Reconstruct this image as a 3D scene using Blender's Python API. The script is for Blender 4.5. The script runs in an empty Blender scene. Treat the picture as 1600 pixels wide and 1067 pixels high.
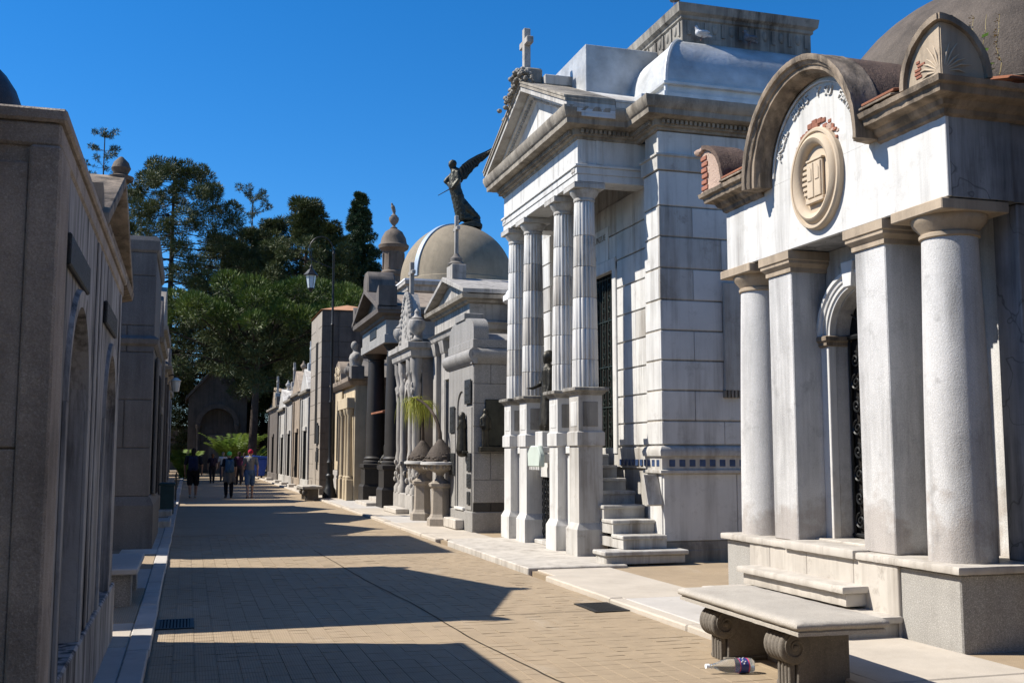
import bpy, bmesh, math, random
import numpy as np
from mathutils import Vector, Matrix, noise as mnoise
random.seed(7)
R = math.radians; PI = math.pi
SC = bpy.context.scene; COL = SC.collection
# ---------------------------------------------------------------- camera
cam = bpy.data.cameras.new('camera'); co = bpy.data.objects.new('camera', cam); COL.objects.link(co)
cam.sensor_width = 36; cam.lens = 36*1668/1600; cam.clip_start = .1; cam.clip_end = 2000
co.location = (0, 0, 1.6); co.rotation_euler = (R(96.006), 0, R(-16.788))
SC.camera = co
# ---------------------------------------------------------------- sky, sun, exposure
SUN_AZ, SUN_EL = 19.0, 46.0            # degrees beyond the street's left normal, elevation
sd = Vector((-math.cos(R(SUN_AZ))*math.cos(R(SUN_EL)), math.sin(R(SUN_AZ))*math.cos(R(SUN_EL)), math.sin(R(SUN_EL))))
w = bpy.data.worlds.new('World'); SC.world = w; w.use_nodes = True
nt = w.node_tree; bg = nt.nodes['Background']
sky = nt.nodes.new('ShaderNodeTexSky'); sky.sky_type = 'NISHITA'; sky.sun_disc = False
sky.sun_elevation = R(SUN_EL); sky.sun_rotation = math.atan2(sd.x, sd.y)
sky.altitude = 0; sky.air_density = 1.0; sky.dust_density = 0.0; sky.ozone_density = 10.0
hs = nt.nodes.new('ShaderNodeHueSaturation'); hs.inputs['Saturation'].default_value = 1.2
nt.links.new(sky.outputs[0], hs.inputs['Color']); nt.links.new(hs.outputs[0], bg.inputs[0]); bg.inputs[1].default_value = 0.090
sl = bpy.data.lights.new('sun', 'SUN'); sl.energy = 5.0; sl.angle = R(.5); sl.color = (1, .94, .85)
so = bpy.data.objects.new('sun', sl); COL.objects.link(so); so.rotation_euler = sd.to_track_quat('Z', 'Y').to_euler()
so.location = (-20, 10, 30)
SC.view_settings.view_transform = 'Standard'; SC.view_settings.look = 'None'
SC.view_settings.exposure = 0.8; SC.view_settings.gamma = 1; SC.view_settings.use_curve_mapping = False
SC.render.engine = 'CYCLES'

# ---------------------------------------------------------------- mesh helpers
class MB:
    def __init__(s): s.v = []; s.f = []
    def add(s, vs, fs):
        o = len(s.v); s.v += [tuple(p) for p in vs]; s.f += [tuple(i+o for i in f) for f in fs]; return s
    def box(s, x0, x1, y0, y1, z0, z1):
        return s.add([(x0,y0,z0),(x1,y0,z0),(x1,y1,z0),(x0,y1,z0),(x0,y0,z1),(x1,y0,z1),(x1,y1,z1),(x0,y1,z1)],
                     [(0,3,2,1),(4,5,6,7),(0,1,5,4),(1,2,6,5),(2,3,7,6),(3,0,4,7)])
    def prism(s, pts, ax, a, b):
        n = len(pts)
        def P(p, t): return {'x': (t,p[0],p[1]), 'y': (p[0],t,p[1]), 'z': (p[0],p[1],t)}[ax]
        vs = [P(p,a) for p in pts]+[P(p,b) for p in pts]
        fs = [tuple(range(n))[::-1], tuple(range(n,2*n))]+[(i,(i+1)%n,n+(i+1)%n,n+i) for i in range(n)]
        return s.add(vs, fs)
    def lathe(s, prof, cx, cy, seg=24, sx=1, sy=1, flute=0, nfl=16, rot=0):
        n = len(prof); vs = []
        for r, z in prof:
            for k in range(seg):
                a = 2*PI*k/seg+rot; rr = r
                if flute: rr = r-flute*abs(math.sin(a*nfl/2))**1.2*0 - flute*(1-abs(math.cos(a*nfl/2))**.6)
                vs.append((cx+rr*sx*math.cos(a), cy+rr*sy*math.sin(a), z))
        fs = [(i*seg+k, i*seg+(k+1)%seg, (i+1)*seg+(k+1)%seg, (i+1)*seg+k) for i in range(n-1) for k in range(seg)]
        if prof[0][0] > 1e-4: fs.append(tuple(range(seg))[::-1])
        if prof[-1][0] > 1e-4: fs.append(tuple((n-1)*seg+k for k in range(seg)))
        return s.add(vs, fs)
    def tube(s, pts, rad, seg=6):
        pts = [Vector(p) for p in pts]; n = len(pts); vs = []
        if not hasattr(rad, '__len__'): rad = [rad]*n
        prev = None
        for i, p in enumerate(pts):
            t = (pts[min(i+1,n-1)]-pts[max(i-1,0)])
            if t.length < 1e-9: t = Vector((0,0,1))
            t.normalize()
            if prev is None: u = t.orthogonal().normalized()
            else:
                u = prev-t*prev.dot(t); u = u.normalized() if u.length > 1e-6 else t.orthogonal().normalized()
            prev = u; q = t.cross(u)
            for k in range(seg):
                a = 2*PI*k/seg; vs.append(p+(u*math.cos(a)+q*math.sin(a))*rad[i])
        fs = [(i*seg+k, i*seg+(k+1)%seg, (i+1)*seg+(k+1)%seg, (i+1)*seg+k) for i in range(n-1) for k in range(seg)]
        fs += [tuple(range(seg))[::-1], tuple((n-1)*seg+k for k in range(seg))]
        return s.add(vs, fs)
    def sweep(s, path, prof, closed=False, side=1):
        # profile (offset outward, z) along a horizontal polyline; outward = right of travel * side
        n = len(path); P = [Vector(p) for p in path]; m = len(prof); vs = []
        nr = []
        for i in range(n if closed else n-1):
            d = (P[(i+1)%n]-P[i]).normalized(); nr.append(Vector((d.y,-d.x))*side)
        for i in range(n):
            if closed: a, b = nr[i-1], nr[i]
            else: a, b = nr[max(i-1,0)], nr[min(i,n-2)]
            t = a+b; t = t/max(1e-6, t.dot(a)) if t.length > 1e-6 else a
            for o, z in prof: vs.append((P[i].x+t.x*o, P[i].y+t.y*o, z))
        fs = []
        for i in range(n if closed else n-1):
            j = (i+1)%n
            for k in range(m): fs.append((i*m+k, j*m+k, j*m+(k+1)%m, i*m+(k+1)%m))
        if not closed: fs += [tuple(range(m))[::-1], tuple((n-1)*m+k for k in range(m))]
        return s.add(vs, fs)
    def ring(s, prof, x0, x1, y0, y1):
        # solid stepped block: rectangle grown by offset at each z, capped
        vs = []
        for o, z in prof: vs += [(x0-o,y0-o,z),(x1+o,y0-o,z),(x1+o,y1+o,z),(x0-o,y1+o,z)]
        fs = [(0,3,2,1), tuple(4*(len(prof)-1)+k for k in range(4))]
        for i in range(len(prof)-1): fs += [(4*i+k, 4*i+(k+1)%4, 4*i+4+(k+1)%4, 4*i+4+k) for k in range(4)]
        return s.add(vs, fs)
    def ball(s, c, r, seg=12, rings=8):
        if not hasattr(r, '__len__'): r = (r,r,r)
        vs = [(c[0],c[1],c[2]-r[2])]
        for i in range(1, rings):
            t = -PI/2+PI*i/rings
            for k in range(seg):
                a = 2*PI*k/seg; vs.append((c[0]+r[0]*math.cos(t)*math.cos(a), c[1]+r[1]*math.cos(t)*math.sin(a), c[2]+r[2]*math.sin(t)))
        vs.append((c[0],c[1],c[2]+r[2])); L = len(vs)-1
        fs = [(0, 1+(k+1)%seg, 1+k) for k in range(seg)]
        for i in range(rings-2): fs += [(1+i*seg+k, 1+i*seg+(k+1)%seg, 1+(i+1)*seg+(k+1)%seg, 1+(i+1)*seg+k) for k in range(seg)]
        b = 1+(rings-2)*seg; fs += [(b+k, b+(k+1)%seg, L) for k in range(seg)]
        return s.add(vs, fs)
    def archwall(s, x0, x1, y0, y1, z0, z1, yc, hw, zs, n=14):
        # wall thick in x, with a round-headed opening
        if y0 < yc-hw: s.box(x0,x1,y0,yc-hw,z0,z1)
        if yc+hw < y1: s.box(x0,x1,yc+hw,y1,z0,z1)
        for i in range(n):
            a, b = PI*i/n, PI*(i+1)/n
            pa = (yc-hw*math.cos(a), zs+hw*math.sin(a)); pb = (yc-hw*math.cos(b), zs+hw*math.sin(b))
            s.prism([pa,pb,(pb[0],z1),(pa[0],z1)], 'x', x0, x1)
        return s
    def archband(s, x0, x1, yc, zs, r0, r1, a0=0, a1=PI, n=24):
        for i in range(n):
            a, b = a0+(a1-a0)*i/n, a0+(a1-a0)*(i+1)/n
            s.prism([(yc-r0*math.cos(a),zs+r0*math.sin(a)),(yc-r1*math.cos(a),zs+r1*math.sin(a)),
                     (yc-r1*math.cos(b),zs+r1*math.sin(b)),(yc-r0*math.cos(b),zs+r0*math.sin(b))], 'x', x0, x1)
        return s
    def arcsweep(s, prof, yc, zs, a0=0, a1=PI, n=32):
        # closed profile [(radius, x)] turned about an axis parallel to x
        m = len(prof); vs = []
        for i in range(n+1):
            a = a0+(a1-a0)*i/n
            for r, x in prof: vs.append((x, yc-r*math.cos(a), zs+r*math.sin(a)))
        fs = [(i*m+k, (i+1)*m+k, (i+1)*m+(k+1)%m, i*m+(k+1)%m) for i in range(n) for k in range(m)]
        fs += [tuple(range(m))[::-1], tuple(n*m+k for k in range(m))]
        return s.add(vs, fs)
    def build(s, name, mat, root=None, bevel=0, smooth=35, parent=None, seg=1, rough=0, rscale=16, rlen=.07):
        o0 = root.location if root else Vector((0,0,0))
        me = bpy.data.meshes.new(name)
        me.from_pydata([(p[0]-o0.x, p[1]-o0.y, p[2]-o0.z) for p in s.v], [], s.f)
        bm = bmesh.new(); bm.from_mesh(me)
        bmesh.ops.recalc_face_normals(bm, faces=bm.faces)
        if bevel:
            es = [e for e in bm.edges if len(e.link_faces) == 2 and e.calc_face_angle(0) > .6]
            bmesh.ops.bevel(bm, geom=es, offset=bevel, segments=seg, affect='EDGES', clamp_overlap=True, profile=.6)
        if rough:
            for _ in range(7):
                es = [e for e in bm.edges if e.calc_length() > rlen]
                if not es or len(bm.faces) > 14000: break
                bmesh.ops.subdivide_edges(bm, edges=es, cuts=1, use_grid_fill=True)
            for v in bm.verts:
                q = v.co+o0; n1 = mnoise.noise_vector(q*rscale)+mnoise.noise_vector(q*rscale*2.3)*.7
                v.co += n1*rough
        bm.to_mesh(me); bm.free()
        if smooth:
            me.shade_smooth(); me.set_sharp_from_angle(angle=R(smooth))
        me.materials.append(mat)
        o = bpy.data.objects.new(name, me); COL.objects.link(o)
        if parent or root: o.parent = parent or root
        return o

def tag(o, label=None, cat=None, group=None, kind=None):
    for k, v in (('label',label),('category',cat),('group',group),('kind',kind)):
        if v: o[k] = v
    return o
def thing(name, loc, label, cat, group=None):
    o = bpy.data.objects.new(name, None); COL.objects.link(o); o.location = loc; o.empty_display_size = .2
    return tag(o, label, cat, group)
def copy_tree(o, parent=None):
    c = o.copy(); COL.objects.link(c)
    if parent: c.parent = parent
    for ch in list(o.children): copy_tree(ch, c)
    return c
def rel(root, loc):
    return Vector(loc)
def share(name, me, mat, root, loc, parent=None, rot=None, scale=None):
    # a piece that shares mesh data; loc in world
    o = bpy.data.objects.new(name, me); COL.objects.link(o); o.parent = parent or root
    o.location = Vector(loc)-root.location
    if rot: o.rotation_euler = rot
    if scale: o.scale = scale
    return o
def unit_box(name, sx, sy, sz, mat, bevel=.004):
    mb = MB().box(-sx/2,sx/2,-sy/2,sy/2,-sz/2,sz/2)
    o = mb.build(name, mat, bevel=bevel); me = o.data; bpy.data.objects.remove(o); return me
def blob(name, caps, mat, root, voxel=.02, parent=None, sm=3, amp=0):
    # tapered capsules merged into one continuous skin
    mb = MB()
    for c in caps:
        if len(c) == 2: mb.ball(c[0], c[1], 14, 10); continue
        p0, p1, r0, r1 = c; p0 = Vector(p0); p1 = Vector(p1); d = p1-p0; L = d.length or 1e-6; d = d/L
        pts = []; rad = []
        for i in range(4): a = PI/2*(1-i/3.0); pts.append(p0-d*r0*math.sin(a)); rad.append(max(.001,r0*math.cos(a)))
        for i in range(1,4): pts.append(p0+d*L*i/4); rad.append(r0+(r1-r0)*i/4)
        for i in range(4): a = PI/2*i/3.0; pts.append(p1+d*r1*math.sin(a)); rad.append(max(.001,r1*math.cos(a)))
        mb.tube(pts, rad, 12)
    o = mb.build(name, mat, root, smooth=0, parent=parent)
    m = o.modifiers.new('merge', 'REMESH'); m.mode = 'VOXEL'; m.voxel_size = voxel; m.use_smooth_shade = True
    if sm:
        m = o.modifiers.new('smooth', 'SMOOTH'); m.factor = .5; m.iterations = sm
    if amp:
        t = bpy.data.textures.new('folds', 'CLOUDS'); t.noise_scale = .06
        m = o.modifiers.new('relief', 'DISPLACE'); m.texture = t; m.strength = amp; m.mid_level = .5
    return o
def letters(txt, size, depth):
    cu = bpy.data.curves.new('letters', 'FONT'); cu.body = txt; cu.size = size; cu.extrude = depth; cu.align_x = 'CENTER'; cu.resolution_u = 3
    o = bpy.data.objects.new('letters', cu); COL.objects.link(o)
    dg = bpy.context.evaluated_depsgraph_get(); me = bpy.data.meshes.new_from_object(o.evaluated_get(dg))
    vs = [v.co.copy() for v in me.vertices]; fs = [tuple(p.vertices) for p in me.polygons]
    bpy.data.objects.remove(o); bpy.data.meshes.remove(me); bpy.data.curves.remove(cu)
    return vs, fs

# ---------------------------------------------------------------- materials
def newmat(name):
    m = bpy.data.materials.new(name); m.use_nodes = True
    n = m.node_tree.nodes; b = n['Principled BSDF']; return m, n, m.node_tree.links, b
def mixc(n, l, fac, a, b, mode='MIX'):
    x = n.new('ShaderNodeMix'); x.data_type = 'RGBA'; x.blend_type = mode
    for sock, val in ((0,fac),(6,a),(7,b)):
        if hasattr(val, 'links') or hasattr(val, 'is_linked'): l.new(val, x.inputs[sock])
        else: x.inputs[sock].default_value = val if sock == 0 else (*val[:3],1)
    return x.outputs[2]
def noise(n, l, vec, scale, detail=4, rough=.6, msc=None):
    if msc:
        mp = n.new('ShaderNodeMapping'); mp.inputs['Scale'].default_value = msc; l.new(vec, mp.inputs['Vector']); vec = mp.outputs[0]
    t = n.new('ShaderNodeTexNoise'); t.inputs['Scale'].default_value = scale; t.inputs['Detail'].default_value = detail
    t.inputs['Roughness'].default_value = rough; l.new(vec, t.inputs['Vector']); return t.outputs['Fac']
def ramp(n, l, fac, a, b, va=0., vb=1.):
    r = n.new('ShaderNodeMapRange'); r.inputs[1].default_value = a; r.inputs[2].default_value = b
    r.inputs[3].default_value = va; r.inputs[4].default_value = vb; l.new(fac, r.inputs[0]); return r.outputs[0]
def mul(n, l, a, b):
    m = n.new('ShaderNodeMath'); m.operation = 'MULTIPLY'
    for i, q in enumerate((a,b)):
        if hasattr(q, 'is_linked'): l.new(q, m.inputs[i])
        else: m.inputs[i].default_value = q
    return m.outputs[0]
def stone(name, col, dirt=(.06,.05,.04), streak=.4, patch=.2, var=.12, speck=0, bump=.15, bscale=45, rough=.8, damp=None, cover=(.45,.7), crack=0, sscale=5):
    col = [x*.77 for x in col]; m, n, l, b = newmat(name)
    tc = n.new('ShaderNodeTexCoord'); V = tc.outputs['Object']
    f = noise(n, l, V, 1.7, 5, .65)
    c = mixc(n, l, ramp(n,l,f,.3,.7), [x*(1-var) for x in col], [min(1,x*(1+var)) for x in col])
    if speck:
        s = noise(n, l, V, 130, 2, .7); c = mixc(n, l, ramp(n,l,s,.42,.62,0,speck), c, [x*.25 for x in col])
        s = noise(n, l, V, 95, 2, .7); c = mixc(n, l, ramp(n,l,s,.55,.72,0,speck), c, [min(1,x*2.2) for x in col])
    if damp:
        z = n.new('ShaderNodeSeparateXYZ'); l.new(V, z.inputs[0])
        nz = noise(n, l, V, 2.6, 6, .62); ad = n.new('ShaderNodeMath'); ad.operation = 'MULTIPLY_ADD'
        l.new(nz, ad.inputs[0]); ad.inputs[1].default_value = -2.6; l.new(z.outputs[2], ad.inputs[2])
        c = mixc(n, l, ramp(n,l,ad.outputs[0],damp[1]-1.45,damp[1]-1.15,damp[2],0), c, damp[0])
    if streak:
        s = noise(n, l, V, sscale, 6, .68, (1,1,.07)); p = noise(n, l, V, 1.1, 3)
        fac = mul(n, l, ramp(n,l,s,cover[0],cover[1],0,streak), ramp(n,l,p,.3,.6,.25,1))
        c = mixc(n, l, fac, c, dirt)
    if patch:
        s = noise(n, l, V, 3.6, 10, .76); c = mixc(n, l, ramp(n,l,s,.55,.70,0,patch), c, [(d+x*.35)*.8 for d, x in zip(dirt,col)])
    if crack:
        vo = n.new('ShaderNodeTexVoronoi'); vo.feature = 'DISTANCE_TO_EDGE'; vo.inputs['Scale'].default_value = crack
        wv = n.new('ShaderNodeVectorMath'); nn = n.new('ShaderNodeTexNoise'); nn.inputs['Scale'].default_value = 3; l.new(V, nn.inputs[0])
        l.new(V, wv.inputs[0]); l.new(nn.outputs['Color'], wv.inputs[1]); l.new(wv.outputs[0], vo.inputs['Vector'])
        c = mixc(n, l, ramp(n,l,vo.outputs[0],0,.012,.6,0), c, dirt)
    l.new(c, b.inputs['Base Color']); b.inputs['Roughness'].default_value = rough; b.inputs['Specular IOR Level'].default_value = .25
    if bump:
        h = noise(n, l, V, bscale, 6, .7); bp = n.new('ShaderNodeBump'); bp.inputs['Strength'].default_value = bump; bp.inputs['Distance'].default_value = .02
        l.new(h, bp.inputs['Height']); l.new(bp.outputs[0], b.inputs['Normal'])
    return m
def plain(name, col, rough=.5, metal=0, var=.15, scale=8, bump=.05, spec=.4, trans=0, alpha=1):
    m, n, l, b = newmat(name); tc = n.new('ShaderNodeTexCoord'); V = tc.outputs['Object']
    f = noise(n, l, V, scale, 4); c = mixc(n, l, ramp(n,l,f,.3,.7), [x*(1-var) for x in col], [min(1,x*(1+var)) for x in col])
    l.new(c, b.inputs['Base Color']); b.inputs['Roughness'].default_value = rough; b.inputs['Metallic'].default_value = metal
    b.inputs['Specular IOR Level'].default_value = spec; b.inputs['Transmission Weight'].default_value = trans
    if bump:
        h = noise(n, l, V, scale*6, 4); bp = n.new('ShaderNodeBump'); bp.inputs['Strength'].default_value = bump*3; bp.inputs['Distance'].default_value = .01
        l.new(h, bp.inputs['Height']); l.new(bp.outputs[0], b.inputs['Normal'])
    return m
def leafmat(name, ca, cb, scale=.6, trans=.15):
    m, n, l, b = newmat(name); tc = n.new('ShaderNodeTexCoord')
    f = noise(n, l, tc.outputs['Object'], scale, 3); g = noise(n, l, tc.outputs['Object'], scale*9, 2)
    c = mixc(n, l, ramp(n,l,f,.35,.65), ca, cb); c = mixc(n, l, ramp(n,l,g,.35,.7,0,.55), c, [x*.45 for x in ca])
    l.new(c, b.inputs['Base Color']); b.inputs['Roughness'].default_value = .55; b.inputs['Specular IOR Level'].default_value = .2
    tr = n.new('ShaderNodeBsdfTranslucent'); l.new(c, tr.inputs[0]); ms = n.new('ShaderNodeMixShader'); ms.inputs[0].default_value = trans
    l.new(b.outputs[0], ms.inputs[1]); l.new(tr.outputs[0], ms.inputs[2]); l.new(ms.outputs[0], n['Material Output'].inputs[0])
    return m
def tilemat(name, col, size, ribs=True):
    col = [x*.77 for x in col]; m, n, l, b = newmat(name); g = n.new('ShaderNodeNewGeometry'); V = g.outputs['Position']
    sn = n.new('ShaderNodeVectorMath'); sn.operation = 'SNAP'; sn.inputs[1].default_value = (size,size,10); l.new(V, sn.inputs[0])
    wn = n.new('ShaderNodeTexWhiteNoise'); l.new(sn.outputs[0], wn.inputs['Vector'])
    c = mixc(n, l, wn.outputs['Value'], [x*.93 for x in col], [x*1.05 for x in col])
    f = noise(n, l, V, .7, 6, .65); c = mixc(n, l, ramp(n,l,f,.42,.7,0,.5), c, [x*.62 for x in col])
    f = noise(n, l, V, 9, 5, .7); c = mixc(n, l, ramp(n,l,f,.5,.75,0,.4), c, (.2,.16,.11))
    f = noise(n, l, V, 2.2, 5, .7, (1,.3,1)); c = mixc(n, l, ramp(n,l,f,.58,.72,0,.3), c, (.55,.5,.42))
    f = noise(n, l, V, 70, 4, .7); c = mixc(n, l, ramp(n,l,f,.35,.75,0,.5), c, [x*.6 for x in col])
    l.new(c, b.inputs['Base Color']); b.inputs['Roughness'].default_value = .75; b.inputs['Specular IOR Level'].default_value = .25
    wv = n.new('ShaderNodeTexWave'); wv.bands_direction = 'Y'; wv.inputs['Scale'].default_value = .5/(size/5)*1.0; l.new(V, wv.inputs['Vector'])
    w2 = n.new('ShaderNodeTexWave'); w2.bands_direction = 'X'; w2.inputs['Scale'].default_value = .5/(size/5)*1.0; l.new(V, w2.inputs['Vector'])
    mm = mul(n, l, wv.outputs['Fac'], w2.outputs['Fac'])
    c = mixc(n, l, ramp(n,l,mm,.0,.35,.55,0), c, [x*.5 for x in col]); l.new(c, b.inputs['Base Color'])
    bp = n.new('ShaderNodeBump'); bp.inputs['Strength'].default_value = .35; bp.inputs['Distance'].default_value = .006
    l.new(mm, bp.inputs['Height']); l.new(bp.outputs[0], b.inputs['Normal'])
    return m
def ironmat(name, col=(.012,.013,.014)): return plain(name, col, .45, .3, .4, 14, .1, .4)

M = {}
M['white'] = stone('white_plaster', (.69,.68,.65), (.08,.068,.055), .6, .4, .06, bump=.16, bscale=50, damp=((.44,.35,.27),.85,.28), cover=(.5,.72), sscale=3.5)
M['greywhite'] = stone('greyed_plaster', (.69,.68,.66), (.05,.046,.042), .58, .5, .1, bump=.35, bscale=70, speck=.26, damp=((.27,.22,.18),1.0,.5), cover=(.44,.66), sscale=3)
M['cream'] = stone('cream_plaster', (.46,.37,.27), (.08,.065,.05), .6, .55, .15, bump=.2)
M['creamlight'] = stone('cream_medallion', (.60,.49,.36), (.2,.13,.08), .2, .15, .1, bump=.12)
M['oldstone'] = stone('weathered_cornice', (.40,.315,.23), (.03,.025,.02), .9, .85, .2, bump=.4, cover=(.35,.6))
M['darkroof'] = stone('weathered_dome', (.135,.11,.09), (.022,.018,.015), .6, .8, .4, speck=.35, bump=.5, crack=0)
M['mossroof'] = stone('mossy_barrel', (.15,.10,.075), (.02,.016,.013), .5, .6, .4, speck=.4, bump=.9, bscale=30)
M['grimy_shade'] = stone('grimy_shade_plaster', (.40,.41,.42), (.035,.036,.04), .8, .7, .2, bump=.12, cover=(.38,.62), crack=.8)  # grime plus shade put into the colour of the sides
M['plinth'] = stone('plinth_granite', (.46,.44,.40), (.06,.05,.045), .3, .3, .1, speck=.5, bump=.2, bscale=90, rough=.65)
M['midgranite'] = stone('mid_dark_granite', (.19,.18,.17), (.025,.022,.02), .5, .4, .15, speck=.4, bump=.2, rough=.7)  # darker than the grey granite, for the tall left tomb
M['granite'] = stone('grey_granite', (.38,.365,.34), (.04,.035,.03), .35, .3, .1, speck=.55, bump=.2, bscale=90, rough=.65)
M['dkgranite'] = stone('dark_granite', (.05,.046,.042), (.015,.013,.012), .3, .3, .2, speck=.5, bump=.15, rough=.5)
M['warmgranite'] = stone('warm_granite', (.40,.35,.29), (.05,.04,.03), .45, .3, .12, speck=.35, bump=.2)
M['marble'] = stone('white_marble', (.68,.67,.64), (.10,.08,.06), .6, .5, .08, bump=.06, bscale=60, rough=.55, cover=(.48,.72))
M['marble2'] = stone('stained_marble', (.56,.54,.50), (.10,.075,.05), .65, .75, .12, bump=.1, rough=.6, cover=(.42,.65))
M['step'] = stone('worn_marble_step', (.58,.535,.47), (.09,.07,.05), .6, .7, .1, bump=.12, rough=.6)
M['frieze'] = stone('stained_frieze', (.36,.34,.30), (.035,.03,.026), .85, .8, .15, bump=.3, cover=(.38,.6))
M['soffit'] = stone('cornice_stone', (.38,.34,.28), (.05,.04,.032), .65, .6, .2, bump=.3, cover=(.4,.62))
M['pale'] = stone('pale_limestone', (.44,.415,.38), (.04,.036,.032), .8, .7, .15, bump=.2)
M['tan'] = stone('tan_stone', (.36,.29,.22), (.05,.04,.03), .6, .5, .15, bump=.25)
M['yellow'] = stone('yellow_stone', (.56,.46,.31), (.12,.08,.05), .35, .3, .12, bump=.2)
M['domestone'] = stone('dome_render', (.33,.275,.195), (.05,.043,.035), .25, .35, .12, speck=.5, bump=.6, bscale=22)
M['turret'] = stone('turret_stone', (.17,.135,.105), (.03,.024,.02), .6, .6, .25, bump=.4)
M['greystone'] = stone('grey_block', (.15,.13,.115), (.025,.022,.02), .6, .5, .2, speck=.25, bump=.25)  # tone lowered partly to deepen the tall tomb's shaded side
M['leftwall'] = stone('stained_left_wall', (.62,.53,.44), (.05,.042,.034), .5, .85, .35, speck=.3, bump=.9, bscale=30, cover=(.42,.7), sscale=2.2)
M['leftfront'] = stone('streaked_left_front', (.50,.48,.455), (.02,.019,.019), .9, .35, .15, bump=.2, cover=(.44,.6), sscale=9)
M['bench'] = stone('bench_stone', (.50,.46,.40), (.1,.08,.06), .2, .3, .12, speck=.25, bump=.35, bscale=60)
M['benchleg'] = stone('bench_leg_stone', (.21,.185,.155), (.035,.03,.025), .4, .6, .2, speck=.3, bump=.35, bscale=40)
M['slab'] = stone('concrete_slab', (.54,.48,.40), (.25,.2,.15), 0, .4, .12, speck=.12, bump=.15)
M['kerb'] = stone('marble_kerb', (.52,.49,.45), (.12,.1,.08), 0, .45, .12, bump=.15)
M['zinc'] = plain('painted_zinc', (.42,.43,.43), .5, .35, .28, 2.2, .2, .5)
M['brick'] = stone('brick', (.34,.14,.09), (.1,.05,.035), 0, .5, .25, bump=.4)
M['mortar'] = stone('mortar', (.50,.36,.28), (.2,.12,.08), 0, .4, .2, bump=.9, bscale=40)
M['redtile'] = stone('red_clay_tile', (.30,.12,.065), (.05,.03,.02), 0, .5, .25, bump=.3)
M['orangeroof'] = stone('orange_roof_tile', (.50,.26,.14), (.1,.06,.04), 0, .4, .2, bump=.3)
M['slate'] = stone('slate_roof', (.20,.18,.16), (.03,.03,.03), .3, .4, .2, bump=.3)
M['iron'] = ironmat('black_iron'); M['greeniron'] = ironmat('green_black_iron', (.012,.022,.018))
M['bronze'] = plain('bronze', (.035,.032,.024), .45, .6, .5, 9, .2, .5)
M['verdigris'] = plain('verdigris_bronze', (.034,.035,.026), .5, .5, .5, 5, .2, .5)
M['dark'] = plain('dark_interior', (.012,.011,.010), .9, 0, .2, 4, 0, .1)
M['bluetile'] = plain('blue_glazed_tile', (.035,.06,.13), .2, 0, .4, 6, 0, .5)
M['bluepaint'] = plain('blue_band', (.26,.33,.41), .5, 0, .1, 6, .05)
M['street'] = tilemat('street_tile', (.50,.385,.255), .165)
M['grout'] = stone('tile_joint', (.32,.24,.16), (.05,.04,.03), 0, .4, .2, bump=.2)
M['bark'] = plain('bark', (.055,.042,.033), .9, 0, .4, 3, .3, .1)
M['twig'] = plain('twig', (.035,.030,.024), .9, 0, .3, 3, .1, .1)
# ================================================================ ground, street, kerbs
g = MB().box(-400,400,-60,700,-.3,-.06).build('ground', M['grout'], smooth=0); tag(g, kind='structure')
st = MB().box(-.25,4.4,-12,96,-.2,-.008).build('street', M['grout'], smooth=0); tag(st, kind='structure')
far = MB().box(-.25,4.4,22.2,96,-.1,0).build('far_paving', M['street'], smooth=0); far.parent = st
T = .165; tme = unit_box('tile', T-.0035, T-.0035, .03, M['street'], .002)
spots = []
for j in range(110):
    for i in range(28):
        spots.append((-.25+.015+T*(i+.5), 4.0+T*(j+.5)))
vis = lambda p: abs(math.atan2(p[0],p[1])-R(16.79)) < R(26) and p[1] > 6.4
spots.sort(key=lambda p: (not vis(p), p[0]**2+p[1]**2))
rest = MB(); rt = random.Random(3)
for k, (x, y) in enumerate(spots):
    dz = rt.uniform(-.001,.001)
    if k < 300:
        o = bpy.data.objects.new('tile', tme); COL.objects.link(o); o.parent = st; o.location = (x,y,-.015+dz)
        o.rotation_euler = (rt.uniform(-.002,.002), rt.uniform(-.002,.002), rt.uniform(-.004,.004))
    else:
        h = T/2-.00175; a, b = rt.uniform(-.0015,.0015), rt.uniform(-.0015,.0015)
        rest.add([(x-h,y-h,dz-a-b),(x+h,y-h,dz+a-b),(x+h,y+h,dz+a+b),(x-h,y+h,dz-a+b),(x-h,y-h,-.03),(x+h,y-h,-.03),(x+h,y+h,-.03),(x-h,y+h,-.03)],
                 [(0,1,2,3),(0,4,5,1),(1,5,6,2),(2,6,7,3),(3,7,4,0)])
o = rest.build('paving_tiles', M['street'], smooth=0); o.parent = st; o['kind'] = 'stuff'
# a dark seam repaired with tar runs down the street
seam = MB(); pts = [(3.05,4.5),(2.55,7.4),(2.42,9.0),(2.35,11.6),(2.22,13.5),(2.12,16.5),(2.05,18.5)]
pp = []
for (a, b) in zip(pts[:-1], pts[1:]):
    for k in range(8): t = k/8; pp.append((a[0]+(b[0]-a[0])*t+rt.uniform(-.006,.006), a[1]+(b[1]-a[1])*t))
for (a, b) in zip(pp[:-1], pp[1:]):
    seam.add([(a[0]-.006,a[1],.0055),(a[0]+.006,a[1],.0055),(b[0]+.006,b[1],.0055),(b[0]-.006,b[1],.0055)], [(0,1,2,3)])
for x0, x1, y in ((2.45,4.0,10.42),(1.2,2.4,13.1),(2.6,3.4,16.2)): seam.add([(x0,y,.0055),(x1,y+.05,.0055),(x1,y+.062,.0055),(x0,y+.012,.0055)], [(0,1,2,3)])
seam.build('expansion_joint', M['dark'], smooth=0).parent = st
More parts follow.
